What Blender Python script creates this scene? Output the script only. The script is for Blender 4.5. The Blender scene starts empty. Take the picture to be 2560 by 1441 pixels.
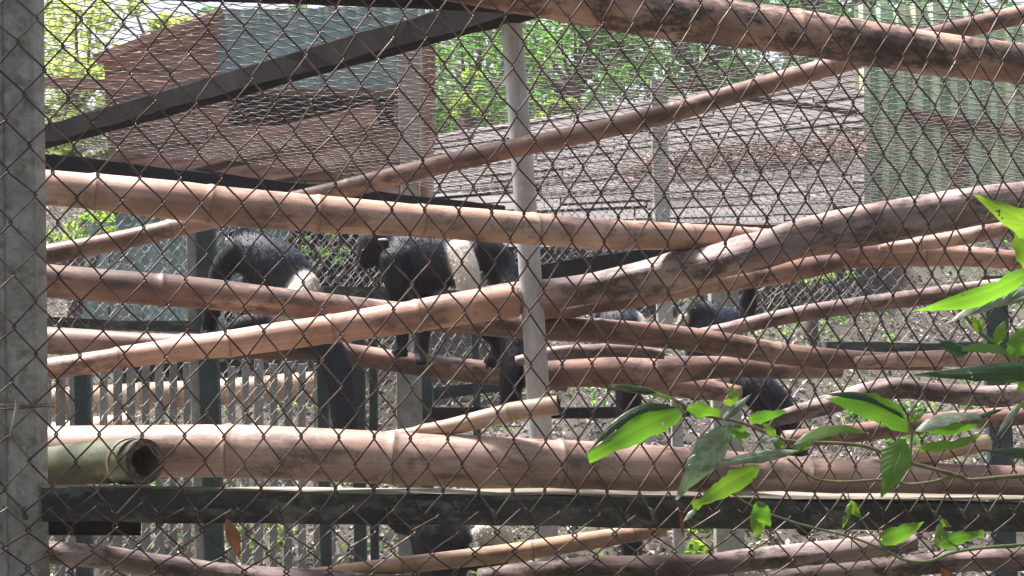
import bpy, bmesh, math, random
import numpy as np
from mathutils import Vector, Matrix
random.seed(7); RNG = np.random.default_rng(11)
SC = bpy.context.scene
COL = SC.collection
# ------------------------------------------------------------------ camera
FPX = 4777.0                       # focal length in photo pixels (2560 wide)
CAM_Z = 1.5
PITCH = math.atan((1000 - 720.5) / FPX)
cam = bpy.data.cameras.new('camera'); camo = bpy.data.objects.new('camera', cam); COL.objects.link(camo)
cam.sensor_width = 36; cam.lens = 36 * FPX / 2560; cam.clip_start = 0.05; cam.clip_end = 800
camo.location = (0, 0, CAM_Z); camo.rotation_euler = (math.radians(90) + PITCH, 0, 0)
SC.camera = camo
# ------------------------------------------------------------------ light
SUN_EL = math.radians(67); SUN_AZ = math.radians(-66)        # azimuth from +Y towards +X
SUN_DIR = Vector((math.sin(SUN_AZ) * math.cos(SUN_EL), math.cos(SUN_AZ) * math.cos(SUN_EL), math.sin(SUN_EL)))
w = bpy.data.worlds.new('World'); SC.world = w; w.use_nodes = True
nt = w.node_tree; bg = nt.nodes['Background']
sky = nt.nodes.new('ShaderNodeTexSky'); sky.sky_type = 'NISHITA'; sky.sun_disc = False
sky.sun_elevation = SUN_EL; sky.sun_rotation = SUN_AZ
sky.air_density = 1.0; sky.dust_density = 6.0; sky.ozone_density = 0.2
nt.links.new(sky.outputs[0], bg.inputs[0]); bg.inputs[1].default_value = 0.085
sl = bpy.data.lights.new('sun', 'SUN'); sl.energy = 4.7; sl.angle = math.radians(10); sl.color = (1.0, 0.955, 0.925)
so = bpy.data.objects.new('sun', sl); COL.objects.link(so); so.rotation_euler = SUN_DIR.to_track_quat('Z', 'Y').to_euler()
SC.view_settings.view_transform = 'Standard'; SC.view_settings.look = 'None'
SC.view_settings.exposure = 1.72; SC.view_settings.gamma = 1.0; SC.view_settings.use_curve_mapping = False

# ------------------------------------------------------------------ helpers
CP, SP = math.cos(PITCH), math.sin(PITCH)
def P(px, py, d):
    """photo direction + distance along the view axis -> world point"""
    x = (px - 1280) / FPX * d; u = (720.5 - py) / FPX * d
    return Vector((x, d * CP - u * SP, CAM_Z + d * SP + u * CP))
def Pz(px, py, z):
    u = (720.5 - py) / FPX
    d = (z - CAM_Z) / (SP + u * CP)
    return P(px, py, d)
def dF(px):                        # depth of the front fence plane
    px = max(-1200, min(4200, px))
    return 1 / (1 / 3.4 + (1 / 4.0 - 1 / 3.4) * px / 2560)
def link(name, me, mat=None, parent=None):
    o = bpy.data.objects.new(name, me); COL.objects.link(o)
    if mat is not None and not me.materials: me.materials.append(mat)
    if parent is not None: o.parent = parent
    return o
def tag(o, label, cat, group=None):
    o['label'] = label; o['category'] = cat
    if group: o['group'] = group
    return o
def empty(name, label, cat, loc=(0, 0, 0), group=None):
    o = bpy.data.objects.new(name, None); COL.objects.link(o); o.location = loc; o.empty_display_size = 0.05
    return tag(o, label, cat, group)
def own(o, root):                  # parent keeping world coordinates of the mesh
    o.parent = root; o.matrix_parent_inverse = Matrix.Translation(root.location).inverted(); return o
def mesh(name, v, f, smooth=False):
    me = bpy.data.meshes.new(name); me.from_pydata([tuple(p) for p in v], [], [tuple(int(i) for i in q) for q in f]); me.update()
    if smooth: me.polygons.foreach_set('use_smooth', [True] * len(me.polygons))
    return me
def vattr(me, name, data, kind='FLOAT_VECTOR'):
    a = me.attributes.new(name, kind, 'POINT')
    d = np.asarray(data, dtype=np.float32).ravel()
    a.data.foreach_set('vector' if kind == 'FLOAT_VECTOR' else ('color' if kind == 'FLOAT_COLOR' else 'value'), d)

# ------------------------------------------------------------------ materials
def ramp(nt, fac, stops, interp='LINEAR'):
    r = nt.nodes.new('ShaderNodeValToRGB'); nt.links.new(fac, r.inputs[0]); cr = r.color_ramp; cr.interpolation = interp
    while len(cr.elements) < len(stops): cr.elements.new(0.5)
    for e, (p, c) in zip(cr.elements, stops):
        e.position = p; e.color = (*c, 1) if len(c) == 3 else c
    return r.outputs[0]
def mix(nt, fac, a, b, mode='MIX'):
    m = nt.nodes.new('ShaderNodeMix'); m.data_type = 'RGBA'; m.blend_type = mode
    for s, val in ((m.inputs[0], fac), (m.inputs[6], a), (m.inputs[7], b)):
        if isinstance(val, bpy.types.NodeSocket): nt.links.new(val, s)
        elif isinstance(val, (int, float)): s.default_value = val
        else: s.default_value = (*val, 1)
    return m.outputs[2]
def math_(nt, op, a, b=0.0):
    m = nt.nodes.new('ShaderNodeMath'); m.operation = op
    for s, val in ((m.inputs[0], a), (m.inputs[1], b)):
        if isinstance(val, bpy.types.NodeSocket): nt.links.new(val, s)
        else: s.default_value = val
    return m.outputs[0]
def newmat(name):
    m = bpy.data.materials.new(name); m.use_nodes = True
    return m, m.node_tree, m.node_tree.nodes['Principled BSDF']
def coords(nt, kind):
    if kind == 'tc':
        a = nt.nodes.new('ShaderNodeAttribute'); a.attribute_name = 'tc'; v = a.outputs['Vector']
    else:
        v = nt.nodes.new('ShaderNodeTexCoord').outputs['Object']
    oi = nt.nodes.new('ShaderNodeObjectInfo')
    c = nt.nodes.new('ShaderNodeVectorMath'); c.operation = 'ADD'
    s = nt.nodes.new('ShaderNodeVectorMath'); s.operation = 'SCALE'; s.inputs[0].default_value = (17.3, 9.1, 23.7)
    nt.links.new(oi.outputs['Random'], s.inputs['Scale']); nt.links.new(v, c.inputs[0]); nt.links.new(s.outputs[0], c.inputs[1])
    return c.outputs[0], oi.outputs['Random']
def noise(nt, vec, scale, detail=4, rough=0.55):
    mp = nt.nodes.new('ShaderNodeMapping'); nt.links.new(vec, mp.inputs[0])
    mp.inputs['Scale'].default_value = scale if hasattr(scale, '__len__') else (scale,) * 3
    n = nt.nodes.new('ShaderNodeTexNoise'); n.inputs['Scale'].default_value = 1; n.inputs['Detail'].default_value = detail
    n.inputs['Roughness'].default_value = rough; nt.links.new(mp.outputs[0], n.inputs['Vector'])
    return n.outputs['Fac']
def bump(nt, bsdf, h, strength, dist=0.004):
    b = nt.nodes.new('ShaderNodeBump'); b.inputs['Strength'].default_value = strength; b.inputs['Distance'].default_value = dist
    nt.links.new(h, b.inputs['Height']); nt.links.new(b.outputs[0], bsdf.inputs['Normal'])
def pole_mat(name, base, light, dark, stain, stain_amt=0.55, ring_dark=(0.16, 0.10, 0.07), rough=0.45, moss=None, bumpy=0.15, lo=0.52):
    """tc = straightened pole coordinates (x, y across in metres, z along)"""
    m, nt, b = newmat(name); v, rnd = coords(nt, 'tc')
    big = noise(nt, v, (9, 9, 4.5), 5)
    col = ramp(nt, big, [(0.38, dark), (0.5, base), (0.62, light)])
    grain = noise(nt, v, (160, 160, 3.5), 4, 0.65)
    col = mix(nt, 0.75, col, ramp(nt, grain, [(0.3, (0.72, 0.68, 0.66)), (0.62, (1.08, 1.06, 1.05))]), 'MULTIPLY')
    fine = noise(nt, v, (55, 55, 28), 5, 0.7)
    st = noise(nt, v, (15, 15, 8.0), 6, 0.66)
    stm = math_(nt, 'MULTIPLY', ramp(nt, st, [(lo, (0, 0, 0)), (lo + 0.085, (1, 1, 1))]), ramp(nt, fine, [(0.40, (0.35,) * 3), (0.54, (1, 1, 1))]))
    col = mix(nt, math_(nt, 'MULTIPLY', stm, stain_amt), col, stain)
    spk = noise(nt, v, (220, 220, 90), 2, 0.5)
    col = mix(nt, math_(nt, 'MULTIPLY', ramp(nt, spk, [(0.66, (0, 0, 0)), (0.73, (1, 1, 1))]), 0.5), col, stain)
    if moss:
        mo = noise(nt, v, (14, 14, 7), 5, 0.65)
        col = mix(nt, ramp(nt, mo, [(0.36, (0, 0, 0)), (0.6, (1, 1, 1))]), col, moss)
    rg = nt.nodes.new('ShaderNodeAttribute'); rg.attribute_name = 'ring'
    col = mix(nt, math_(nt, 'MULTIPLY', rg.outputs['Fac'], 0.6), col, ring_dark)
    tint = ramp(nt, rnd, [(0, (0.80, 0.79, 0.80)), (1, (1.12, 1.07, 1.02))])
    col = mix(nt, 1.0, col, tint, 'MULTIPLY')
    nt.links.new(col, b.inputs['Base Color'])
    nt.links.new(ramp(nt, fine, [(0.2, (rough - .1,) * 3), (0.8, (rough + .2,) * 3)]), b.inputs['Roughness'])
    bump(nt, b, math_(nt, 'ADD', fine, math_(nt, 'MULTIPLY', grain, 0.5)), bumpy)
    return m
def surf_mat(name, c0, c1, c2, scale=(4, 4, 4), rough=0.8, stain=None, stain_amt=0.6, fine_scale=60, bumpy=0.2, spec=0.3, rand_amt=0.18, stain_scale=None):
    m, nt, b = newmat(name); v, rnd = coords(nt, 'obj')
    n = noise(nt, v, scale, 5, 0.62)
    col = ramp(nt, n, [(0.28, c0), (0.5, c1), (0.72, c2)])
    f = noise(nt, v, fine_scale, 5, 0.7)
    col = mix(nt, 0.7, col, ramp(nt, f, [(0.25, (0.62,) * 3), (0.7, (1.1,) * 3)]), 'MULTIPLY')
    if stain:
        s = noise(nt, v, stain_scale or tuple(k * 2.3 for k in (scale if hasattr(scale, '__len__') else (scale,) * 3)), 5, 0.7)
        col = mix(nt, math_(nt, 'MULTIPLY', ramp(nt, s, [(0.5, (0, 0, 0)), (0.63, (1, 1, 1))]), stain_amt), col, stain)
    lo, hi = 1 - rand_amt, 1 + rand_amt
    col = mix(nt, 1.0, col, ramp(nt, rnd, [(0, (lo,) * 3), (1, (hi,) * 3)]), 'MULTIPLY')
    nt.links.new(col, b.inputs['Base Color']); b.inputs['Roughness'].default_value = rough
    b.inputs['Specular IOR Level'].default_value = spec
    bump(nt, b, f, bumpy)
    return m
M = {}
M['bamboo'] = pole_mat('dry_bamboo', (0.46, 0.305, 0.245), (0.60, 0.435, 0.36), (0.33, 0.20, 0.155), (0.085, 0.055, 0.045), 0.75, lo=0.505)
M['bamboo_pale'] = pole_mat('pale_bamboo', (0.54, 0.37, 0.26), (0.66, 0.49, 0.36), (0.42, 0.26, 0.17), (0.12, 0.07, 0.05), 0.55)
M['bamboo_dark'] = pole_mat('sooty_bamboo', (0.33, 0.205, 0.16), (0.47, 0.33, 0.27), (0.13, 0.08, 0.065), (0.032, 0.024, 0.024), 0.93, rough=0.55, lo=0.45)
M['bamboo_brown'] = pole_mat('brown_bamboo', (0.235, 0.138, 0.108), (0.36, 0.25, 0.205), (0.125, 0.07, 0.054), (0.05, 0.032, 0.03), 0.82, lo=0.485)
M['branch'] = pole_mat('grey_mauve_branch', (0.27, 0.205, 0.205), (0.42, 0.345, 0.34), (0.14, 0.095, 0.09), (0.045, 0.03, 0.025), 0.9, rough=0.62, bumpy=0.5, lo=0.47)
M['mossy'] = pole_mat('mossy_bamboo', (0.075, 0.07, 0.045), (0.13, 0.12, 0.075), (0.04, 0.034, 0.024), (0.018, 0.016, 0.012), 0.9, moss=(0.042, 0.058, 0.022), lo=0.48, rough=0.6)
M['cut_end'] = surf_mat('cut_bamboo_end', (0.07, 0.045, 0.03), (0.15, 0.10, 0.065), (0.28, 0.2, 0.13), (45, 45, 45), 0.9, stain=(0.03, 0.02, 0.015), stain_amt=0.85)
M['hollow'] = surf_mat('hollow_inside', (0.06, 0.045, 0.035), (0.10, 0.07, 0.05), (0.14, 0.1, 0.07), (20, 20, 20), 0.95)
M['post_grey'] = surf_mat('grey_painted_post', (0.17, 0.175, 0.165), (0.29, 0.295, 0.28), (0.41, 0.415, 0.395), (22, 22, 8), 0.6, stain=(0.12, 0.105, 0.075), stain_amt=0.75, fine_scale=45, stain_scale=(30, 30, 7))
M['pipe'] = surf_mat('weathered_pipe', (0.36, 0.37, 0.385), (0.43, 0.44, 0.455), (0.50, 0.505, 0.52), (16, 16, 3), 0.42, stain=(0.24, 0.235, 0.225), stain_amt=0.45, fine_scale=50, stain_scale=(40, 40, 5))
M['old_beam'] = surf_mat('wet_grey_beam', (0.016, 0.017, 0.018), (0.04, 0.04, 0.038), (0.10, 0.10, 0.085), (4, 16, 16), 0.75, stain=(0.17, 0.175, 0.135), stain_amt=0.75, fine_scale=40, stain_scale=(9, 24, 24))
M['beam_top'] = surf_mat('lit_edge_and_straw', (0.30, 0.26, 0.21), (0.40, 0.35, 0.29), (0.5, 0.46, 0.40), (4, 30, 30), 0.8, stain=(0.2, 0.18, 0.12))  # pale tone paints light on the beam's top edge; reused for the straw
M['roof_beam'] = surf_mat('dark_roof_timber', (0.009, 0.008, 0.009), (0.014, 0.012, 0.013), (0.022, 0.018, 0.019), (6, 6, 6), 0.9, spec=0.08)
M['dark_post'] = surf_mat('dark_green_post', (0.018, 0.032, 0.031), (0.03, 0.05, 0.048), (0.055, 0.08, 0.075), (8, 8, 3), 0.6)
M['pale_post'] = surf_mat('pale_concrete', (0.26, 0.26, 0.22), (0.36, 0.35, 0.31), (0.45, 0.44, 0.40), (9, 9, 4), 0.9, stain=(0.2, 0.2, 0.12))
M['picket'] = surf_mat('weathered_picket', (0.19, 0.185, 0.17), (0.27, 0.26, 0.24), (0.35, 0.335, 0.31), (20, 20, 4), 0.85, stain=(0.2, 0.18, 0.15))
M['plank'] = surf_mat('brown_plank', (0.14, 0.065, 0.05), (0.34, 0.175, 0.135), (0.52, 0.32, 0.26), (3, 20, 26), 0.85, stain=(0.08, 0.045, 0.035), fine_scale=(10, 70, 70), rand_amt=0.35)
M['grey_plank'] = surf_mat('silvered_shingle', (0.075, 0.069, 0.069), (0.125, 0.117, 0.117), (0.185, 0.175, 0.175), (4, 16, 26), 0.9, stain=(0.10, 0.075, 0.06), fine_scale=(12, 60, 60), rand_amt=0.3)
M['teal'] = surf_mat('teal_sheet', (0.15, 0.26, 0.26), (0.21, 0.33, 0.33), (0.29, 0.41, 0.40), (3, 3, 1.2), 0.5, stain=(0.24, 0.25, 0.2), rand_amt=0.12)
M['mint'] = surf_mat('mint_sheet', (0.28, 0.48, 0.36), (0.47, 0.65, 0.45), (0.78, 0.82, 0.52), (9, 9, 0.7), 0.5, stain=(0.36, 0.34, 0.2), stain_amt=0.5, rand_amt=0.08, stain_scale=(9, 9, 2))
M['rust_wood'] = surf_mat('red_brown_timber', (0.09, 0.045, 0.035), (0.15, 0.08, 0.06), (0.21, 0.12, 0.09), (6, 6, 10), 0.85)
M['dark_in'] = surf_mat('shed_inside', (0.03, 0.022, 0.02), (0.045, 0.034, 0.03), (0.06, 0.045, 0.04), (5, 5, 5), 0.95)
M['bark'] = surf_mat('tree_bark', (0.07, 0.05, 0.035), (0.12, 0.09, 0.07), (0.2, 0.16, 0.12), (9, 9, 3), 0.9, bumpy=0.6)
def wire_mat():
    m, nt, b = newmat('rusty_wire'); v, rnd = coords(nt, 'obj')
    n = noise(nt, v, (9, 9, 9), 4); f = noise(nt, v, (120, 120, 120), 3)
    col = ramp(nt, n, [(0.36, (0.04, 0.022, 0.018)), (0.5, (0.075, 0.044, 0.037)), (0.64, (0.20, 0.155, 0.135))])
    col = mix(nt, 0.5, col, ramp(nt, f, [(0.3, (0.6, 0.5, 0.45)), (0.7, (1.15, 1.1, 1.1))]), 'MULTIPLY')
    nt.links.new(col, b.inputs['Base Color']); b.inputs['Roughness'].default_value = 0.36; b.inputs['Metallic'].default_value = 0.5
    return m
M['wire'] = wire_mat()
def green_wire_mat():
    m, nt, b = newmat('galvanised_wire'); v, rnd = coords(nt, 'obj'); n = noise(nt, v, (3, 3, 3), 4)
    nt.links.new(ramp(nt, n, [(0.38, (0.065, 0.042, 0.036)), (0.6, (0.13, 0.108, 0.098))]), b.inputs['Base Color'])
    b.inputs['Roughness'].default_value = 0.5; b.inputs['Metallic'].default_value = 0.3; return m
M['wire2'] = green_wire_mat()
M['wire3'] = surf_mat('lit_zinc_wire', (0.16, 0.155, 0.15), (0.26, 0.255, 0.25), (0.36, 0.355, 0.35), (4, 4, 4), 0.45, stain=(0.12, 0.08, 0.06))  # zinc grey, lightened to paint the light that far wires catch
def leaf_mat(name, top, trans, rough=0.42, tw=0.5, sky_gloss=None):
    m, nt, b = newmat(name)
    at = nt.nodes.new('ShaderNodeAttribute'); at.attribute_name = 'lc'
    sp = nt.nodes.new('ShaderNodeSeparateXYZ'); nt.links.new(at.outputs['Vector'], sp.inputs[0])
    t, s = sp.outputs[0], sp.outputs[1]
    sa = math_(nt, 'ABSOLUTE', s)
    ph = math_(nt, 'SUBTRACT', math_(nt, 'MULTIPLY', t, 9.0), math_(nt, 'MULTIPLY', sa, 2.2))
    vein = math_(nt, 'PINGPONG', ph, 0.5)
    vm = ramp(nt, vein, [(0.0, (1, 1, 1)), (0.09, (0, 0, 0))])
    mid = ramp(nt, sa, [(0.03, (1, 1, 1)), (0.075, (0, 0, 0))])
    v, rnd = coords(nt, 'obj'); n = noise(nt, v, (45, 45, 45), 4)
    col = mix(nt, 1.0, top, ramp(nt, n, [(0.3, (0.75,) * 3), (0.7, (1.2,) * 3)]), 'MULTIPLY')
    if sky_gloss: col = mix(nt, ramp(nt, n, [(0.42, (0, 0, 0)), (0.62, (1, 1, 1))]), col, sky_gloss)
    sp2 = ramp(nt, noise(nt, v, (90, 90, 90), 3, 0.6), [(0.60, (0, 0, 0)), (0.66, (1, 1, 1))])
    vc = math_(nt, 'MAXIMUM', math_(nt, 'MULTIPLY', vm, 0.55), math_(nt, 'MULTIPLY', mid, 0.7))
    col = mix(nt, vc, col, tuple(min(1, c * 1.7 + 0.02) for c in top))
    col = mix(nt, math_(nt, 'MULTIPLY', sp2, 0.7), col, (0.16, 0.11, 0.04))
    tint = ramp(nt, rnd, [(0, (0.85, 0.9, 0.8)), (1, (1.15, 1.06, 1.0))]); col = mix(nt, 1.0, col, tint, 'MULTIPLY')
    nt.links.new(col, b.inputs['Base Color']); b.inputs['Roughness'].default_value = rough
    tr = nt.nodes.new('ShaderNodeBsdfTranslucent')
    tcol = mix(nt, math_(nt, 'MULTIPLY', vc, 0.6), trans, tuple(c * 0.45 for c in trans))
    nt.links.new(mix(nt, 1.0, tcol, tint, 'MULTIPLY'), tr.inputs['Color'])
    ms = nt.nodes.new('ShaderNodeMixShader'); ms.inputs[0].default_value = tw
    nt.links.new(b.outputs[0], ms.inputs[1]); nt.links.new(tr.outputs[0], ms.inputs[2])
    hole = ramp(nt, noise(nt, v, (38, 38, 38), 2, 0.5), [(0.715, (0, 0, 0)), (0.72, (1, 1, 1))])
    tp = nt.nodes.new('ShaderNodeBsdfTransparent'); m2_ = nt.nodes.new('ShaderNodeMixShader'); nt.links.new(hole, m2_.inputs[0])
    nt.links.new(ms.outputs[0], m2_.inputs[1]); nt.links.new(tp.outputs[0], m2_.inputs[2])
    nt.links.new(m2_.outputs[0], nt.nodes['Material Output'].inputs[0])
    bump(nt, b, math_(nt, 'ADD', n, math_(nt, 'MULTIPLY', vc, -2.0)), 0.7, 0.002)
    return m
M['leaf'] = leaf_mat('fresh_leaf', (0.060, 0.125, 0.022), (0.20, 0.50, 0.03), 0.38, 0.5)
M['leaf_young'] = leaf_mat('young_leaf', (0.10, 0.17, 0.025), (0.26, 0.50, 0.03), 0.42, 0.5)
M['leaf_dark'] = leaf_mat('deep_green_leaf', (0.022, 0.062, 0.028), (0.07, 0.20, 0.03), 0.30, 0.25)
M['leaf_gloss'] = leaf_mat('sky_gloss_leaf', (0.15, 0.21, 0.15), (0.20, 0.34, 0.12), 0.34, 0.25, sky_gloss=(0.36, 0.41, 0.36))  # grey patches paint the sky's gloss on green leaf tops
M['leaf_dry'] = leaf_mat('dry_leaf', (0.22, 0.085, 0.045), (0.30, 0.11, 0.04), 0.6, 0.3)
M['stem'] = surf_mat('vine_stem', (0.15, 0.12, 0.06), (0.22, 0.19, 0.10), (0.30, 0.27, 0.16), (20, 20, 20), 0.6)
M['stem_green'] = surf_mat('green_stem', (0.12, 0.17, 0.06), (0.17, 0.23, 0.09), (0.24, 0.30, 0.13), (20, 20, 20), 0.55)
def island_mat(name, stops, trans=None, tw=0.4, rough=0.6):
    m, nt, b = newmat(name); g = nt.nodes.new('ShaderNodeNewGeometry'); col = ramp(nt, g.outputs['Random Per Island'], stops)
    nt.links.new(col, b.inputs['Base Color']); b.inputs['Roughness'].default_value = rough
    if trans:
        tr = nt.nodes.new('ShaderNodeBsdfTranslucent'); nt.links.new(mix(nt, 1.0, col, trans, 'MULTIPLY'), tr.inputs['Color'])
        ms = nt.nodes.new('ShaderNodeMixShader'); ms.inputs[0].default_value = tw
        nt.links.new(b.outputs[0], ms.inputs[1]); nt.links.new(tr.outputs[0], ms.inputs[2]); nt.links.new(ms.outputs[0], nt.nodes['Material Output'].inputs[0])
    return m
M['foliage'] = island_mat('tree_foliage', [(0, (0.035, 0.085, 0.025)), (0.5, (0.06, 0.13, 0.03)), (1, (0.11, 0.19, 0.04))], (2.4, 3.0, 1.4), 0.5)
M['foliage_bright'] = island_mat('sunny_foliage', [(0, (0.08, 0.14, 0.03)), (0.5, (0.12, 0.20, 0.04)), (1, (0.20, 0.28, 0.06))], (3.0, 3.0, 1.6), 0.55)
M['foliage_pale'] = island_mat('pale_sunny_foliage', [(0, (0.16, 0.22, 0.06)), (0.5, (0.24, 0.30, 0.10)), (1, (0.34, 0.38, 0.14))], (2.2, 2.2, 1.5), 0.5)
M['foliage_deep'] = island_mat('deep_foliage', [(0, (0.025, 0.06, 0.025)), (0.5, (0.045, 0.10, 0.035)), (1, (0.07, 0.14, 0.04))], (2.0, 2.6, 1.4), 0.45)
M['litter'] = island_mat('leaf_litter', [(0, (0.04, 0.03, 0.025)), (0.35, (0.09, 0.066, 0.052)), (0.6, (0.16, 0.13, 0.11)), (0.85, (0.25, 0.22, 0.19)), (1, (0.42, 0.38, 0.33))], None, rough=0.55)
M['debris'] = island_mat('rusty_leaf_debris', [(0, (0.10, 0.05, 0.04)), (0.5, (0.2, 0.10, 0.08)), (1, (0.34, 0.22, 0.18))], None, rough=0.7)
M['earth'] = surf_mat('forest_floor', (0.03, 0.024, 0.02), (0.06, 0.049, 0.042), (0.105, 0.09, 0.077), (1.6, 1.6, 1.6), 0.95, stain=(0.07, 0.09, 0.035), stain_amt=0.6, fine_scale=22, bumpy=0.8, rand_amt=0, stain_scale=(0.9, 0.9, 0.9))
def fur_mat(name='monkey_fur', rough=0.58, spec=0.25):
    m, nt, b = newmat(name); a = nt.nodes.new('ShaderNodeAttribute'); a.attribute_name = 'fur_col'
    v, rnd = coords(nt, 'obj'); n = noise(nt, v, (110, 110, 45), 4, 0.7)
    col = mix(nt, 0.4, a.outputs['Color'], ramp(nt, n, [(0.3, (0.55,) * 3), (0.7, (1.3,) * 3)]), 'MULTIPLY')
    nt.links.new(col, b.inputs['Base Color']); b.inputs['Roughness'].default_value = rough
    b.inputs['Specular IOR Level'].default_value = spec
    bump(nt, b, n, 0.6, 0.006); return m
M['fur'] = fur_mat(); M['fur_tips'] = fur_mat('monkey_fur_tips', 0.95, 0.04)
def plain(name, c, rough=0.5):
    m, nt, b = newmat(name); v, rnd = coords(nt, 'obj'); n = noise(nt, v, (60, 60, 60), 3)
    nt.links.new(mix(nt, 1.0, c, ramp(nt, n, [(0.3, (0.8,) * 3), (0.7, (1.15,) * 3)]), 'MULTIPLY'), b.inputs['Base Color']); b.inputs['Roughness'].default_value = rough
    return m
M['eye'] = plain('monkey_eye', (0.03, 0.018, 0.01), 0.12)

# ------------------------------------------------------------------ geometry makers
def frames(pts, ref):
    pts = np.asarray(pts, float); t = np.gradient(pts, axis=0); t /= np.linalg.norm(t, axis=1)[:, None] + 1e-12
    ref = np.asarray(ref, float)
    b = np.cross(t, ref); b /= np.linalg.norm(b, axis=1)[:, None] + 1e-12
    n = np.cross(b, t); return t, n, b
def tube_arrays(pts, rad, sides, ref=(0, 0, 1), rmod=None):
    pts = np.asarray(pts, float); t, n, b = frames(pts, ref); k = len(pts)
    a = np.arange(sides) * 2 * math.pi / sides; rad = np.broadcast_to(np.asarray(rad, float), (k,))
    R = rad[:, None] * (np.ones((k, sides)) if rmod is None else rmod)
    v = pts[:, None, :] + R[:, :, None] * (np.cos(a)[None, :, None] * n[:, None, :] + np.sin(a)[None, :, None] * b[:, None, :])
    i = np.arange(k - 1)[:, None] * sides; j = np.arange(sides)[None, :]; j2 = (j + 1) % sides
    f = np.stack([i + j, i + j2, i + sides + j2, i + sides + j], -1).reshape(-1, 4)
    return v.reshape(-1, 3), f, a
def catmull(pts, n):
    pts = np.asarray(pts, float); k = len(pts)
    if k == 2: return pts[0] + (pts[1] - pts[0]) * np.linspace(0, 1, n)[:, None]
    e = np.vstack([2 * pts[0] - pts[1], pts, 2 * pts[-1] - pts[-2]]); out = []
    for u in np.linspace(0, k - 1 - 1e-9, n):
        i = int(u); f = u - i; p0, p1, p2, p3 = e[i:i + 4]
        out.append(0.5 * ((2 * p1) + (-p0 + p2) * f + (2 * p0 - 5 * p1 + 4 * p2 - p3) * f * f + (-p0 + 3 * p1 - 3 * p2 + p3) * f ** 3))
    return np.array(out)
def smooth_noise(rng, n, cells):
    c = rng.standard_normal(cells + 3); x = np.linspace(0, cells, n); i = x.astype(int); f = x - i; f = f * f * (3 - 2 * f)
    return c[i] * (1 - f) + c[i + 1] * f
def pole(name, label, pts, depth, mat, kind='bamboo', node_gap=0.30, node_off=0.1, hollow=None, seed=0, cat='bamboo pole', parent=None, group=None, jag=None):
    """pts: (photo x, photo y of the centre line, radius in photo px); depth(px) -> metres"""
    rng = np.random.default_rng(100 + seed); pts = list(pts)
    def beyond(p, q, x):                        # the pole goes on outside the picture
        k = (x - q[0]) / (q[0] - p[0]); return (x, q[1] + (q[1] - p[1]) * k * 0.8, q[2])
    if pts[-1][0] >= 2800: pts.append(beyond(pts[-2], pts[-1], 3650))
    if pts[0][0] <= -100: pts.insert(0, beyond(pts[1], pts[0], -620)); node_off += (460 / FPX) * depth(-300)
    W = [P(x, y, depth(x)) for x, y, r in pts]; R = [r / FPX * depth(x) for x, y, r in pts]
    dense = catmull([(*p, r) for p, r in zip(W, R)], 400)
    s = np.concatenate([[0], np.cumsum(np.linalg.norm(np.diff(dense[:, :3], axis=0), axis=1))]); L = s[-1]
    nodes = []
    if kind == 'bamboo':
        q = node_off
        while q < L - 0.04: nodes.append(q); q += node_gap * rng.uniform(0.85, 1.15)
    step = 0.03 if kind == 'bamboo' else 0.012
    ss = list(np.arange(0, L, step)) + [L]
    for q in nodes: ss += [q + e for e in (-.03, -.02, -.013, -.007, -.003, 0, .003, .007, .013, .02, .03) if 0 < q + e < L]
    ss = np.array(sorted(set(round(x, 4) for x in ss)))
    C = np.stack([np.interp(ss, s, dense[:, i]) for i in range(4)], 1)
    n = len(ss); Rm = C[:, 3].mean()
    C[:, 2] += smooth_noise(rng, n, 6) * Rm * (0.05 if kind == 'bamboo' else 0.14)
    ring = np.zeros(n); rr = np.ones(n)
    for q in nodes:
        ring = np.maximum(ring, 1.3 * np.exp(-((ss - q) / 0.0028) ** 2)); ring = np.maximum(ring, 0.40 * np.exp(-((ss - q - 0.012) / 0.011) ** 2))
        rr += 0.06 * np.exp(-((ss - q) / 0.0055) ** 2) - 0.022 * np.exp(-((ss - q + 0.02) / 0.012) ** 2)
    rr *= 1 + smooth_noise(rng, n, max(4, int(L * 5))) * (0.012 if kind == 'bamboo' else 0.05)
    sides = 22; a = np.arange(sides) * 2 * math.pi / sides
    rmod = np.ones((n, sides))
    if kind == 'branch':
        for _ in range(9):
            k = rng.integers(1, 5); rmod += 0.03 * smooth_noise(rng, n, int(L * 9) + 3)[:, None] * np.cos(k * a + rng.uniform(0, 6))[None, :]
        for _ in range(int(L * 4)):
            s0 = rng.uniform(0, L); a0 = rng.uniform(0, 6.28)
            rmod += 0.16 * np.exp(-((ss - s0) / (0.9 * Rm)) ** 2)[:, None] * np.exp(-((np.angle(np.exp(1j * (a - a0)))) / 0.5) ** 2)[None, :]
    v, f, _ = tube_arrays(C[:, :3], C[:, 3] * rr, sides, (0, 0, 1), rmod)
    tcx = (C[:, 3] * rr)[:, None] * np.cos(a)[None, :]; tcy = (C[:, 3] * rr)[:, None] * np.sin(a)[None, :]
    tc = np.stack([tcx, tcy, np.repeat(ss[:, None], sides, 1)], -1).reshape(-1, 3)
    ringv = np.repeat(ring, sides)
    verts = list(v); faces = [tuple(q) for q in f]; tcl = list(tc); rl = list(ringv)
    def cap(i0, rev):
        c = len(verts); verts.append(np.mean(v[i0:i0 + sides], axis=0)); tcl.append((0, 0, tc[i0][2])); rl.append(0.3)
        for j in range(sides):
            q = (i0 + j, i0 + (j + 1) % sides, c); faces.append(q if rev else q[::-1])
    base = (n - 1) * sides
    if hollow != 'start': cap(0, False)
    if hollow != 'end': cap(base, True)
    if jag:                                     # broken, uneven end
        for j in range(sides):
            verts[base + j] = verts[base + j] + (C[-1, :3] - C[-2, :3]) / np.linalg.norm(C[-1, :3] - C[-2, :3]) * rng.uniform(-jag, jag)
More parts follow.
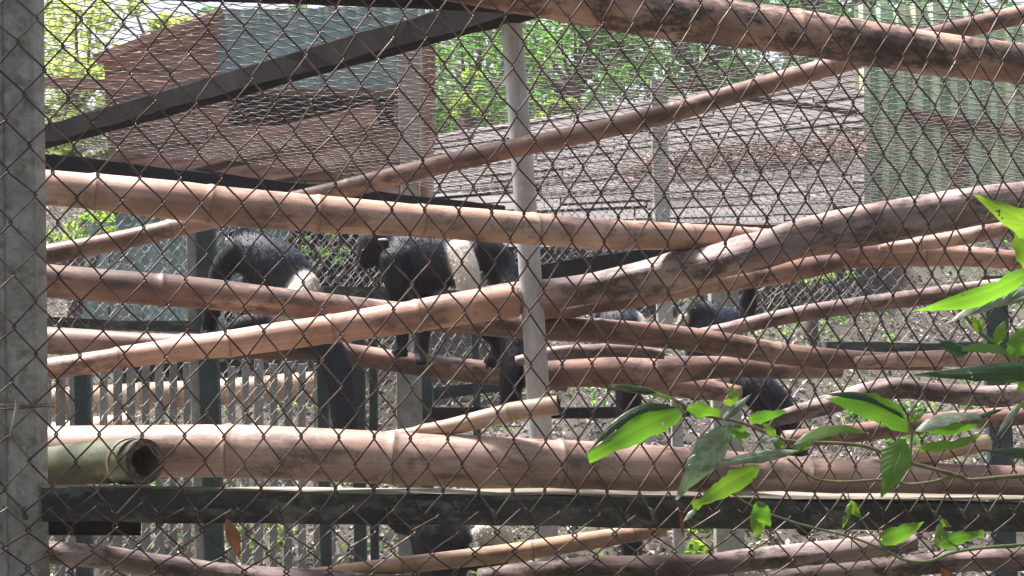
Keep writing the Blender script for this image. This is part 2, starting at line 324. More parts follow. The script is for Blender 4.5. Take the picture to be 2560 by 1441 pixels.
    me = mesh(name, verts, faces, True); vattr(me, 'tc', tcl); vattr(me, 'ring', rl, 'FLOAT')
    o = link(name, me, mat, parent)
    if label: tag(o, label, cat, group)
    if hollow:
        i0 = base if hollow == 'end' else 0; sg = 1 if hollow == 'end' else -1
        ctr = C[-1 if hollow == 'end' else 0, :3]; ax = (C[-1, :3] - C[-3, :3]) if hollow == 'end' else (C[2, :3] - C[0, :3]); ax = ax / np.linalg.norm(ax) * sg
        outer = v[i0:i0 + sides]; k = 0.70
        inner = ctr + (outer - ctr) * (k + 0.10 * rng.standard_normal(sides)[:, None] * 0.35) + ax * 0.002
        deep = ctr + (inner - ctr) * 0.97 - ax * C[-1, 3] * 5
        V = list(outer + ax * 0.001) + list(inner); F = [(j, (j + 1) % sides, sides + (j + 1) % sides, sides + j) for j in range(sides)]
        link('cut_rim', mesh('cut_rim', V, F), M['cut_end'], o)
        V = list(inner) + list(deep) + [deep.mean(0)]
        F = [(j, (j + 1) % sides, sides + (j + 1) % sides, sides + j) for j in range(sides)] + [(sides + j, sides + (j + 1) % sides, 2 * sides) for j in range(sides)]
        link('hollow_core', mesh('hollow_core', V, F, True), M['hollow'], o)
    return o
def fo(off): return lambda px: dF(px) + off
def lin(x0, d0, x1, d1): return lambda px: 1 / (1 / d0 + (1 / d1 - 1 / d0) * (px - x0) / (x1 - x0))
def bar(name, p0, p1, wd, ht, mat, up=(0, 0, 1), parent=None, bev=0.004, wob=0.0, seed=0):
    """squared timber from p0 to p1; wd across, ht along up"""
    p0, p1 = Vector(p0), Vector(p1); ax = (p1 - p0); L = ax.length; ax.normalize()
    up = Vector(up); sd = ax.cross(up).normalized(); up = sd.cross(ax).normalized()
    rng = np.random.default_rng(seed + 5); k = max(2, int(L / 0.12) if wob else 2)
    prof = [(-1, -1, bev, 0), (-1, -1, 0, bev), (-1, 1, 0, -bev), (-1, 1, bev, 0), (1, 1, -bev, 0), (1, 1, 0, -bev), (1, -1, 0, bev), (1, -1, -bev, 0)]
    V = []
    for i in range(k):
        x = L * i / (k - 1)
        for (a, b, da, db) in prof:
            q = Vector((x - L / 2, a * wd / 2 + da + rng.normal() * wob, b * ht / 2 + db + rng.normal() * wob)); V.append(q)
    F = [tuple(i * 8 + j for j in range(8)) for i in (0,)] + [tuple((k - 1) * 8 + 7 - j for j in range(8))]
    for i in range(k - 1):
        for j in range(8): F.append((i * 8 + j, i * 8 + 8 + j, i * 8 + 8 + (j + 1) % 8, i * 8 + (j + 1) % 8))
    me = mesh(name, V, F); o = link(name, me, mat)
    o.matrix_world = Matrix.Translation((p0 + p1) / 2) @ Matrix((ax, -sd if False else sd * 1.0, up)).transposed().to_4x4()
    if parent is not None: own(o, parent)
    bm = bmesh.new(); bm.from_mesh(me); bmesh.ops.recalc_face_normals(bm, faces=bm.faces); bm.to_mesh(me); bm.free()
    return o

# ------------------------------------------------------------------ terrain
def ground_z(x, y):
    z = np.where(y < 6, 0.0, np.where(y < 16, 0.34 * (y - 6), 3.4 + 0.17 * (y - 16)))
    z = np.where(y > 45, 3.4 + 0.17 * 29 + 0.03 * (y - 45), z)
    k = np.clip((y - 6) / 3, 0, 1)
    return z + k * (0.10 * np.sin(x * 1.3 + y * 0.7) + 0.06 * np.sin(x * 2.9 - y * 1.9) + 0.03 * np.sin(5.1 * x + 3.3 * y))
def build_ground():
    xs = np.concatenate([np.linspace(-300, -8, 14), np.linspace(-7.5, 7.5, 101), np.linspace(8, 300, 14)])
    ys = np.concatenate([np.linspace(-60, 4, 10), np.linspace(4.5, 24, 131), np.linspace(25, 500, 24)])
    X, Y = np.meshgrid(xs, ys); Z = ground_z(X, Y) + np.where((Y > 6.5) & (Y < 24), RNG.normal(0, 0.012, X.shape), 0)
    nx, ny = len(xs), len(ys); V = np.stack([X, Y, Z], -1).reshape(-1, 3)
    F = [(j * nx + i, j * nx + i + 1, (j + 1) * nx + i + 1, (j + 1) * nx + i) for j in range(ny - 1) for i in range(nx - 1)]
    o = link('ground', mesh('ground', V, F, True), M['earth']); o['kind'] = 'structure'
    o['label'] = 'bank of bare earth and leaf litter behind the enclosure'
build_ground()
def quads_cloud(c, nrm, size, rng, aspect=0.5):
    """leaf-shaped rhombs at centres c, facing nrm with random spin"""
    n = len(c); t = rng.standard_normal((n, 3)); t -= (t * nrm).sum(1)[:, None] * nrm; t /= np.linalg.norm(t, axis=1)[:, None] + 1e-9
    b = np.cross(nrm, t); s = size[:, None]
    bend = nrm * s * 0.22
    V = np.stack([c - t * s, c + b * s * aspect + bend * 0, c + t * s - bend, c - b * s * aspect + bend], 1).reshape(-1, 3)
    F = np.arange(n * 4).reshape(n, 4); return V, F
def litter():
    n = 95000; y = 6.8 + 13 * RNG.random(n) ** 1.25; x = (RNG.random(n) * 2 - 1) * (0.40 * y + 0.5); z = ground_z(x, y) + 0.012 + 0.02 * RNG.random(n)
    nr = RNG.normal(0, 0.45, (n, 3)); nr[:, 2] += 1; nr[:, 1] -= 0.2; nr /= np.linalg.norm(nr, axis=1)[:, None]
    V, F = quads_cloud(np.stack([x, y, z], 1), nr, RNG.uniform(0.006, 0.024, n), RNG)
    o = link('leaf_litter', mesh('leaf_litter', V, F), M['litter']); o['kind'] = 'stuff'; o['label'] = 'dry fallen leaves lying over the bank'; o['category'] = 'leaf litter'
    n = 3200; k = RNG.integers(0, 40, n); cx = RNG.uniform(-1, 1, 40); cy = 7.5 + 9 * RNG.random(40)
    y = cy[k] + RNG.normal(0, 0.22, n); x = cx[k] * 0.30 * cy[k] + RNG.normal(0, 0.25, n); z = ground_z(x, y) + 0.06 * RNG.random(n) + 0.02
    nr = RNG.normal(0, 0.6, (n, 3)); nr[:, 2] += 0.8; nr /= np.linalg.norm(nr, axis=1)[:, None]
    V, F = quads_cloud(np.stack([x, y, z], 1), nr, RNG.uniform(0.012, 0.03, n), RNG)
    o = link('ground_cover', mesh('ground_cover', V, F), M['foliage']); o['kind'] = 'stuff'; o['label'] = 'small green herbs sprouting through the leaf litter'; o['category'] = 'ground cover'
litter()
def twigs():
    rng = np.random.default_rng(31); V = []; F = []; n = 700
    for i in range(n):
        y = rng.uniform(7.2, 14); x = rng.uniform(-1, 1) * (0.34 * y + 0.3); z = float(ground_z(np.array(x), np.array(y)))
        a = rng.uniform(0, 6.28); L = rng.uniform(0.06, 0.38); up = rng.uniform(0.0, 0.8) ** 1.5
        p0 = np.array((x, y, z + 0.005)); p2 = p0 + np.array((math.cos(a), math.sin(a) * 0.5, up)) * L; p1 = (p0 + p2) / 2 + rng.normal(0, 0.03, 3) + np.array((0, 0, 0.02))
        v, f, _ = tube_arrays([p0, p1, p2], np.array((1, 0.8, 0.4)) * rng.uniform(0.002, 0.006), 4, (0.2, 0.9, 0.3)); F += [tuple(q + len(V)) for q in f]; V += list(v)
    o = link('dry_twigs', mesh('dry_twigs', V, F), M['litter']); o['kind'] = 'stuff'; o['label'] = 'tangle of dry twigs scattered over the bank'; o['category'] = 'twigs'
twigs()

# ------------------------------------------------------------------ trees and bushes behind
def tree(name, label, cat, px, py_c, d, rx, rz, n, mat, leaf=0.06, clumps=26, seed=0, trunk=True):
    rng = np.random.default_rng(500 + seed); c = np.array(P(px, py_c, d)); bz = float(ground_z(np.array(c[0]), np.array(c[1])))
    root = empty(name, label, cat, (c[0], c[1], bz))
    cc = rng.standard_normal((clumps, 3)); cc /= np.linalg.norm(cc, axis=1)[:, None]; cc *= rng.random((clumps, 1)) ** 0.45
    cc = c + cc * np.array([rx, rx * 0.8, rz]); k = rng.integers(0, clumps, n)
    q = rng.standard_normal((n, 3)); q /= np.linalg.norm(q, axis=1)[:, None]; q *= rng.random((n, 1)) ** 0.5
    pts = cc[k] + q * (0.30 * min(rx, rz) * rng.uniform(0.6, 1.2, clumps))[k][:, None] * np.array([1.15, 1.15, 0.8])
    pts[:, 2] = np.maximum(pts[:, 2], ground_z(pts[:, 0], pts[:, 1]) + 0.03)
    nr = rng.normal(0, 0.7, (n, 3)); nr[:, 2] += 0.6; nr /= np.linalg.norm(nr, axis=1)[:, None]
    V, F = quads_cloud(pts, nr, rng.uniform(0.6, 1.25, n) * leaf, rng, 0.42)
    own(link('crown', mesh('crown', V, F), mat), root)
    if trunk:
        V = []; F = []
        def limb(p0, p1, r0, r1):
            nonlocal V, F
            q = catmull([p0, (np.array(p0) + p1) / 2 + rng.normal(0, 0.04, 3), p1], 7)
            v, f, _ = tube_arrays(q, np.linspace(r0, r1, 7), 8, (0.3, 1, 0.1)); F += [tuple(i + len(V) for i in g) for g in f]; V += list(v)
        fork = np.array([c[0], c[1], bz + (c[2] - bz) * 0.7])
        limb(np.array([c[0], c[1], bz - 0.1]), fork, 0.05 + 0.03 * rx, 0.035 + 0.02 * rx)
        for i in range(0, clumps, 2): limb(fork, cc[i], 0.03, 0.008)
        own(link('trunk', mesh('trunk', V, F, True), M['bark']), root)
    return root
tree('tree', 'pale sunlit tree against the sky at the upper left', 'tree', 170, 250, 17.5, 1.05, 1.15, 3600, M['foliage_pale'], 0.055, 34, 1)
tree('tree', 'small bright tree between the sky gap and the brown shack roof', 'tree', 420, 60, 19, 0.55, 0.4, 900, M['foliage_pale'], 0.05, 16, 2)
tree('tree', 'bright green leafy tree left of the grey pipe top', 'tree', 1170, 190, 17.5, 0.75, 1.0, 3400, M['foliage'], 0.045, 34, 3)
tree('tree', 'leafy green tree right of the grey pipe top', 'tree', 1440, 170, 18.5, 0.8, 0.95, 3600, M['foliage'], 0.045, 34, 4)
tree('tree', 'dark green tree behind the shingle hut ridge', 'tree', 1740, 110, 19.5, 0.95, 0.9, 3800, M['foliage_deep'], 0.045, 34, 5)
tree('tree', 'dim green tree above the mint corrugated fence', 'tree', 2100, 30, 20, 1.1, 0.8, 3400, M['foliage_deep'], 0.05, 30, 6)
tree('bush', 'yellow-green bush glowing just right of the pipe', 'bush', 1390, 280, 15.5, 0.2, 0.16, 500, M['foliage_bright'], 0.035, 12, 7)
tree('bush', 'yellow-green bush beside the tan shack post', 'bush', 1160, 260, 16, 0.22, 0.30, 700, M['foliage_bright'], 0.035, 14, 8)
tree('bush', 'low bush seen through mesh under the longest bamboo at left', 'bush', 190, 585, 10.2, 0.35, 0.14, 700, M['foliage_bright'], 0.022, 16, 9)
tree('bush', 'low green bush behind the back of the hunched monkey', 'bush', 770, 620, 10.5, 0.3, 0.14, 500, M['foliage'], 0.012, 16, 10)
tree('bush', 'bright weeds behind the crossing of the grey branch and small pole', 'bush', 1720, 740, 11.5, 0.14, 0.09, 260, M['foliage_bright'], 0.02, 10, 11)
tree('bush', 'patch of bright weeds on the bank right of the raised arm', 'bush', 2040, 690, 11.5, 0.28, 0.12, 420, M['foliage_bright'], 0.02, 14, 12)
tree('bush', 'weeds low behind the concrete pillar foot', 'bush', 1780, 1350, 8.3, 0.16, 0.10, 420, M['foliage_bright'], 0.018, 12, 13, False)
tree('bush', 'weeds showing between the pickets under the dry leaf', 'bush', 680, 1340, 8.6, 0.22, 0.08, 420, M['foliage_bright'], 0.018, 12, 14, False)
tree('bush', 'dull weeds under the rightmost dark mauve branch', 'bush', 2250, 1050, 9.5, 0.42, 0.16, 800, M['foliage'], 0.02, 18, 15, False)
def far_wood():
    rng = np.random.default_rng(77); n = 21000; px = rng.uniform(480, 4200, n); d = rng.uniform(24, 34, n)
    top = -420 + 60 * np.sin(px / 140) + 40 * np.sin(px / 53)
    top = np.where(px < 1000, 30 + (1000 - px) * 0.03 + 25 * np.sin(px / 31), top)
    py = top + (560 - top) * rng.random(n)
    pts = np.array([P(a, b, c) for a, b, c in zip(px, py, d)]); nr = rng.normal(0, 0.7, (n, 3)); nr[:, 2] += 0.5; nr /= np.linalg.norm(nr, axis=1)[:, None]
    V, F = quads_cloud(pts, nr, rng.uniform(0.07, 0.17, n), rng, 0.45)
    o = link('far_wood', mesh('far_wood', V, F), M['foliage_deep']); o['kind'] = 'stuff'; o['label'] = 'wall of dark green woodland far behind the huts'; o['category'] = 'woodland'
far_wood()
def sky_fill_screen():  # unseen leaves added behind and beside the camera to cut frontal sky fill
    rng = np.random.default_rng(78); n = 13000; th = rng.uniform(math.radians(145), math.radians(395), n); r = rng.uniform(7.5, 11, n)
    pts = np.stack([r * np.cos(th), r * np.sin(th) - 1.0, 7.0 * rng.random(n) ** 0.9], 1); nr = rng.normal(0, 0.7, (n, 3)); nr /= np.linalg.norm(nr, axis=1)[:, None]
    V, F = quads_cloud(pts, nr, rng.uniform(0.2, 0.42, n), rng, 0.5)
    o = link('sky_fill_screen', mesh('sky_fill_screen', V, F), M['foliage_deep']); o['kind'] = 'stuff'; o['label'] = 'added unseen leaf screen blocking sky light from the viewer side'; o['category'] = 'woodland'
sky_fill_screen()

# ------------------------------------------------------------------ brown shack, upper left
def box_between(name, a, b, c, th, mat, parent, wob=0.0):
    pass
def shack():
    D = 11.0; root = empty('wooden_shack', 'brown plank shack with teal metal sheets behind the roof mesh', 'shack', P(600, 900, D))
    rng = np.random.default_rng(3)
    def board(x0, y0, x1, y1, hpx, d=D, th=0.03, mat=M['plank'], nm='plank', s=0):
        return bar(nm, P(x0, y0, d), P(x1, y1, d + rng.normal(0, 0.004)), th, hpx / FPX * d, mat, parent=root, bev=0.003, wob=0.0015, seed=s)
    y = 62; k = 0
    while y < 500:
        xl = 258 + (y - 130) * 0.05
        if y < 140: xl = 258 + (140 - y) * 2.85
        segs = [(xl, 1000)]
        if y < 225: segs = [(xl, 548)]
        elif 238 < y < 335: segs = [(xl, 572), (985, 1000)] if y < 300 else [(xl, 565), (800, 1000)]
        for a, b in segs:
            cuts = [a] + ([rng.uniform(a + 80, b - 80)] if b - a > 300 else []) + [b]
            for u, v in zip(cuts[:-1], cuts[1:]): board(u + 2, y, v - 2, y + rng.normal(0, 1.5), 43, s=k); k += 1
        y += 46
    board(300, 440, 940, 285, 55, D - 0.06, s=90); board(420, 470, 900, 390, 48, D - 0.05, s=91)
    board(240, 150, 560, 36, 22, D - 0.09, 0.10, nm='roof_board', s=92)
    board(560, 228, 1010, 236, 18, D - 0.05, 0.05, M['rust_wood'], 'lintel', 93)
    board(60, 205, 420, 218, 26, D - 0.2, 0.05, M['plank'], 'eave_pole', 94)
    # teal sheets
    def sheet(x0, x1, y0, y1, d, nm='metal_sheet', pitch=0.09):
        a = P(x0, y1, d); wdt = (x1 - x0) / FPX * d; h = (y1 - y0) / FPX * d; n = int(wdt / pitch * 6); V = []; F = []
        for i in range(n + 1):
            u = wdt * i / n; yy = 0.012 * math.sin(u / pitch * 2 * math.pi); V += [(a.x + u, a.y + yy, a.z), (a.x + u, a.y + yy, a.z + h)]
        F = [(2 * i, 2 * i + 2, 2 * i + 3, 2 * i + 1) for i in range(n)]
        own(link(nm, mesh(nm, V, F, True), M['teal']), root)
    sheet(545, 800, 20, 232, D - 0.02); sheet(795, 1062, 15, 232, D + 0.03)
    sheet(200, 560, 535, 905, D + 0.1); sheet(550, 720, 560, 720, D + 0.15)
    # dark inside
    c0, c1 = P(270, 930, D + 0.06), P(1000, 30, D + 0.06); dp = 1.4
    V = [(x, y, z) for y in (c0.y, c0.y + dp) for x, z in ((c0.x, c0.z), (c1.x, c0.z), (c1.x, c1.z), (c0.x, c1.z - 0.25))]
    F = [(4, 5, 6, 7), (0, 1, 5, 4), (1, 2, 6, 5), (2, 3, 7, 6), (3, 0, 4, 7)]
    own(link('inner_wall', mesh('inner_wall', V, F), M['dark_in']), root)
shack()
def wpost(name, label, x0, y0, x1, y1, d, wpx, mat, cat='post', group=None, deep=0.06):
    """squared post between two photo points, then carried down into the ground"""
    a, b = P(x0, y0, d), P(x1, y1, d); ax = (b - a).normalized(); gz = float(ground_z(np.array(b.x), np.array(b.y)))
    if b.z > gz: b = b + ax * ((b.z - gz + 0.05) / max(0.2, -ax.z))
    o = bar(name, a, b, wpx / FPX * d, deep, mat, up=(0, -1, 0), bev=0.004, wob=0.001)
    return tag(o, label, cat, group)
wpost('shack_post', 'pale grey post at the right corner of the brown shack', 1018, 90, 1030, 500, 10.6, 52, M['pale_post'], deep=0.1)
wpost('shack_post', 'slim tan post just right of the pale shack corner post', 1072, 85, 1066, 500, 10.4, 34, M['plank'], deep=0.07)

# ------------------------------------------------------------------ grey shingle hut in the middle
def hut():
    root = empty('shingle_hut', 'low hut with a silvery grey shingle roof behind the mesh', 'hut', P(1600, 640, 12.5)); rng = np.random.default_rng(8)
    BL, BR, TR, TL = [np.array(P(*q)) for q in ((1050, 615, 12.2), (2160, 615, 12.2), (2160, 165, 14.4), (1050, 345, 13.7))]
    nrm = np.cross(BR - BL, TL - BL); nrm /= np.linalg.norm(nrm)
    if nrm[1] > 0: nrm = -nrm
    pt = lambda u, v: (BL * (1 - u) + BR * u) * (1 - v) + (TL * (1 - u) + TR * u) * v
    rows = 19
    for r in range(rows):
        v0 = r / rows; v1 = (r + 1.35) / rows; u = -rng.uniform(0, 0.05)
        while u < 1:
            du = rng.uniform(0.12, 0.32); a0, a1 = max(u, 0), min(u + du - 0.004, 1); u += du
            if a1 - a0 < 0.01 or (rng.random() < 0.008 and r > 2): continue
            lift = 0.014 + rng.uniform(0, 0.012); sk = rng.normal(0, 0.012)
            q = [pt(a0, v0 + sk), pt(a1, v0 + sk + rng.normal(0, 0.008)), pt(a1, min(v1, 1)), pt(a0, min(v1, 1))]
            lo = [q[0] + nrm * lift, q[1] + nrm * lift, q[2] + nrm * 0.006, q[3] + nrm * 0.006]; bo = [p - nrm * 0.007 for p in lo]
            cn = Vector(np.mean(lo, axis=0)); V = [Vector(p) - cn for p in lo + bo]
            o = link('shingle', mesh('shingle', V, [(0, 1, 2, 3), (7, 6, 5, 4), (0, 4, 5, 1), (1, 5, 6, 2), (2, 6, 7, 3), (3, 7, 4, 0)]), M['grey_plank']); o.location = cn; own(o, root)
    own(link('roof_deck', mesh('roof_deck', [BL - nrm * .03, BR - nrm * .03, TR - nrm * .03, TL - nrm * .03], [(0, 1, 2, 3)]), M['dark_in']), root)
    bar('wall', P(1080, 615, 12.5), P(2130, 615, 12.5), 0.08, 0.2, M['grey_plank'], parent=root)
    for (a, b) in (((1640, 238, 13.2), (1785, 236, 13.2)), ((1860, 262, 13.1), (2140, 300, 12.9))):
        bar('gap_shade_strip', np.array(P(*a)) + nrm * 0.05, np.array(P(*b)) + nrm * 0.05, 0.05, 0.035, M['dark_in'], parent=root)  # dark strips laid on the roof to paint the shade in its gaps
    n = 700; u = 0.45 + 0.55 * rng.random(n) ** 0.8; v = 0.42 + 0.08 * u + rng.normal(0, 0.035, n); v = np.clip(v, 0.02, 0.98)
    c = np.array([pt(a, b) for a, b in zip(u, v)]) + nrm * 0.055
    nr = nrm + rng.normal(0, 0.4, (n, 3)); nr /= np.linalg.norm(nr, axis=1)[:, None]
    V, F = quads_cloud(c, nr, rng.uniform(0.02, 0.045, n), rng); o = own(link('roof_debris', mesh('roof_debris', V, F), M['debris']), root); o['kind'] = 'stuff'
hut()
wpost('hut_post', 'pale grey post standing before the shingle hut', 1645, 200, 1655, 560, 11.4, 38, M['pale_post'], deep=0.09)

# ------------------------------------------------------------------ mint corrugated fence, right
def mint():
    D = 14.0; root = empty('corrugated_fence', 'mint green corrugated metal fence on a concrete kerb at the right', 'fence', P(2350, 560, D))
    def sheet(x0, x1, y0, y1, d, tilt):
        a = P(x0, y1, d); wdt = (x1 - x0) / FPX * d; h = (y1 - y0) / FPX * d; p = 0.125; n = int(wdt / p); V = []; u = 0
        xs = []
        for i in range(n + 1):
            for f, e in ((0, 0), (0.22, 0), (0.42, 0.075), (0.76, 0.075)): xs.append(((i + f) * p, e))
        for u, e in xs: V += [(a.x + u, a.y - e + u * tilt, a.z), (a.x + u, a.y - e + u * tilt, a.z + h)]
        F = [(2 * i, 2 * i + 2, 2 * i + 3, 2 * i + 1) for i in range(len(xs) - 1)]
        own(link('metal_sheet', mesh('metal_sheet', V, F), M['mint']), root)
    sheet(2140, 2420, 10, 505, D, -0.10); sheet(2412, 2980, 20, 475, D - 0.02, -0.10); sheet(2972, 3500, 14, 470, D - 0.14, -0.10)
    bar('rail', P(2255, 282, D - 0.10), P(3480, 490, D - 0.36), 0.05, 0.075, M['rust_wood'], parent=root)
    bar('upright', P(2392, 318, D - 0.14), P(2396, 470, D - 0.14), 0.07, 0.06, M['rust_wood'], up=(0, -1, 0), parent=root)
    bar('kerb', P(2040, 560, D - 0.12), P(3500, 470, D - 0.42), 0.14, 0.26, M['pale_post'], parent=root, wob=0.004)
mint()

# ------------------------------------------------------------------ picket fence, logs, posts of the far wall
def pickets():
    root = empty('picket_fence', 'low grey picket fence behind the enclosure at lower left', 'fence', P(480, 1440, 8.0)); rng = np.random.default_rng(21)
    x = 118
    while x < 860:
        d = 8.0 + (x - 118) / 740 * 0.3; t = 905 + rng.normal(0, 8); wd = rng.uniform(17, 23)
        bar('picket', P(x, t, d), P(x + rng.normal(0, 2), 1520, d), wd / FPX * d, 0.02, M['picket'], up=(0, -1, 0), parent=root, bev=0.002, seed=int(x)); x += rng.uniform(33, 39)
    bar('rail', P(105, 1260, 8.04), P(870, 1260, 8.34), 0.03, 0.06, M['picket'], parent=root)
    bar('rail', P(105, 1090, 8.04), P(870, 1090, 8.34), 0.03, 0.06, M['picket'], parent=root)
pickets()
pole('log', 'thick peach-coloured log lying behind the picket fence', [(110, 1005, 34), (480, 985, 34), (860, 955, 30)], lin(110, 8.5, 860, 8.7), M['bamboo_pale'], seed=41, cat='log')
pole('log', 'short sunlit log showing lowest left behind the pickets', [(100, 1090, 30), (330, 1060, 30)], lin(100, 8.7, 860, 8.9), M['bamboo_pale'], seed=42, cat='log')
dp = M['dark_post']
wpost('enclosure_post', 'thick dark green post behind the hunched monkey', 512, 520, 540, 1500, 7.0, 46, dp, deep=0.07)
wpost('enclosure_post', 'pale strip added for the light left face of the thick dark post', 478, 520, 506, 1500, 7.02, 26, M['pale_post'], deep=0.05)  # separate pale strip paints the post's light side face
wpost('enclosure_post', 'dark post beside the hanging tail of the hunched monkey', 804, 860, 818, 1500, 7.4, 26, dp)
wpost('enclosure_post', 'dark green post midway between the two larger monkeys', 896, 830, 902, 1500, 7.5, 30, dp)
wpost('enclosure_post', 'slim dark green post right of the midway post', 932, 840, 938, 1500, 7.6, 20, dp)
wpost('enclosure_post', 'dark post under the hands of the side-on monkey', 1066, 900, 1074, 1500, 7.8, 26, dp)
wpost('enclosure_post', 'thin dark bar between hands and foot of the side-on monkey', 1186, 820, 1194, 1080, 7.9, 18, dp)
wpost('enclosure_post', 'dark post low at far left beside the grey front post', 205, 930, 212, 1500, 6.8, 34, dp)
wpost('enclosure_post', 'dark post at the right edge behind the long vine leaves', 2484, 690, 2506, 1300, 7.5, 58, dp)
wpost('concrete_post', 'stout pale concrete stump between the two larger monkeys', 1022, 900, 1030, 1500, 8.0, 62, M['pale_post'], deep=0.12)
wpost('concrete_post', 'square concrete pillar behind the monkey with raised arm', 1806, 680, 1826, 1520, 7.8, 70, M['pale_post'], deep=0.12)
wpost('concrete_post', 'thin grey stake left of the concrete pillar', 1690, 1000, 1700, 1520, 7.6, 28, M['pale_post'], deep=0.05)
def rail(label, x0, y0, d0, x1, y1, d1, hpx, mat=None, name='enclosure_rail'):
    o = bar(name, P(x0, y0, d0), P(x1, y1, d1), 0.05, hpx / FPX * (d0 + d1) / 2, mat or M['roof_beam'], wob=0.002); tag(o, label, 'rail'); return o
rail('dark rail sloping behind the second pole at left', -100, 655, 6.9, 505, 715, 7.0, 36)
rail('grey-green rail behind the lower poles at left', -100, 800, 6.9, 505, 818, 7.0, 26, M['old_beam'])
rail('dark rail under the side-on monkey belly', 800, 735, 7.4, 1300, 742, 8.0, 34, M['old_beam'])
rail('dark rail rising from the pipe behind the grey branch', 1300, 700, 8.0, 1800, 612, 8.4, 52)
rail('dark rail low behind the hollow bamboo stub', 1080, 1035, 7.8, 1720, 1030, 8.2, 28)
rail('green rail above the hollow bamboo stub', 1080, 985, 7.9, 1300, 960, 8.0, 26, M['dark_post'])
rail('mossy rail across the bank at right', 2060, 868, 8.6, 2700, 866, 9.0, 22, M['old_beam'])
rail('dark rail low at left under the damp timber', 60, 1312, 3.9, 352, 1318, 3.95, 40)

# ------------------------------------------------------------------ chain link
def wire_mesh(paths, rad, sides, ref):
    V = []; F = []; off = 0
    for p in paths:
        v, f, _ = tube_arrays(p, rad, sides, ref); V.append(v); F.append(f + off); off += len(v)
    return np.concatenate(V), np.concatenate(F)
def fast_mesh(name, V, F, smooth=True):
    me = bpy.data.meshes.new(name); n = len(V); k = len(F)
    me.vertices.add(n); me.vertices.foreach_set('co', np.asarray(V, np.float32).ravel())
    me.loops.add(k * 4); me.loops.foreach_set('vertex_index', np.asarray(F, np.int32).ravel())
    me.polygons.add(k); me.polygons.foreach_set('loop_start', np.arange(0, k * 4, 4, dtype=np.int32))
    if smooth: me.polygons.foreach_set('use_smooth', np.ones(k, bool))
    me.update(calc_edges=True); me.validate(); return me
def chain_link(root, fn, inside, A0, A1, B0, B1, rad, sides, thick, mat, ov=0.10, ref=(0, 1, 0), barbs=None, garland=0):
    """fn(a, b, off) -> world; each wire zigzags between columns a and a+1"""
    for a in range(A0, A1):
        path = []; runs = []
        for b in range(B0, B1):
            def knot(bb): return a if (bb - a) % 2 == 0 else a + 1
            k0, k1 = knot(b), knot(b + 1)
            if not inside(a + 0.5, b + 0.5):
                if len(path) > 3: runs.append(path)
                path = []; continue
            sgn = 1 if k1 > k0 else -1; off = -thick * sgn
            e0 = k0 - sgn * ov; e1 = k1 + sgn * ov
            if not path: path.append(fn(e0, b, 0))
            if garland:
                for t in (0.08, 0.25, 0.5, 0.75, 0.92, 1.0): path.append(fn(e0 + (e1 - e0) * t, b + t, -garland * math.sin(math.pi * t) + (0.0015 if t == 1 else 0)))
                continue
            path.append(fn(e0 + (e1 - e0) * 0.02, b + 0.045, off * 0.6)); path.append(fn(e0 + (e1 - e0) * 0.11, b + 0.125, off))
            path.append(fn(e0 + (e1 - e0) * 0.89, b + 0.875, off)); path.append(fn(e0 + (e1 - e0) * 0.98, b + 0.955, off * 0.6)); path.append(fn(e1, b + 1, 0))
        if len(path) > 3: runs.append(path)
        if not runs: continue
        if barbs: runs += barbs(a, runs[0][0])
        V, F = wire_mesh(runs, rad, sides, ref)
        own(link('wire', fast_mesh('wire', V, F), mat), root)
# lattice of the front fence: local edge vectors measured on the photo, fitted with a quadratic field
SAMP = [((200, 350), (47, -68), (57, 67)), ((450, 1180), (57, -60), (46, 71)), ((1300, 250), (33.5, -60), (49, 62.5)),
        ((1250, 1130), (44.5, -62.5), (45, 64.5)), ((2200, 280), (27, -56), (36.5, 57)), ((2250, 870), (33, -61), (33, 62)), ((700, 700), (50, -62), (52, 64)), ((150, 800), (50, -66), (54, 66))]
def fit():
    def basis(x, y):
        x, y = x / 1000 - 1.28, y / 1000 - 0.72
        return np.array([x, y, x * x, x * y, y * y])
    def grad(x, y):
        x, y = x / 1000 - 1.28, y / 1000 - 0.72
        return np.array([[1, 0, 2 * x, y, 0], [0, 1, 0, x, 2 * y]]) / 1000
    A = []; ra = []; rb = []
    for (c, s, k) in SAMP:
        wv = (np.array(s) + np.array(k)) / 2; hv = (np.array(s) - np.array(k)) / 2       # a+1, b+1
        J = np.linalg.inv(np.stack([wv, hv], 1)); G = grad(*c)
        for i in range(2): A.append(G[i]); ra.append(J[0][i]); rb.append(J[1][i])
    ca = np.linalg.lstsq(np.array(A), np.array(ra), rcond=None)[0]; cb = np.linalg.lstsq(np.array(A), np.array(rb), rcond=None)[0]
    def inv(a, b):
        p = np.array([1280 + a * 43.0, 720 - b * 62.0])
        for _ in range(12):
            f = np.array([basis(*p) @ ca - a, basis(*p) @ cb - b]); G = grad(*p); J = np.stack([G @ ca, G @ cb], 0)
            st = np.linalg.solve(J, f); p = p - np.clip(st, -300, 300)
        return p
    return inv
INV0 = fit()
def INV(a, b):
    ac = min(40, max(-27, a)); p = INV0(ac, b)
    if a != ac: p = p + abs(a - ac) * (INV0(ac, b) - INV0(ac - (1 if a > ac else -1), b))
    return p
FEN_N = np.cross(np.array(P(2560, 720, dF(2560)) - P(0, 720, dF(0))), (0, 0, 1.0)); FEN_N /= np.linalg.norm(FEN_N)
if FEN_N[1] < 0: FEN_N = -FEN_N
GRID = {}
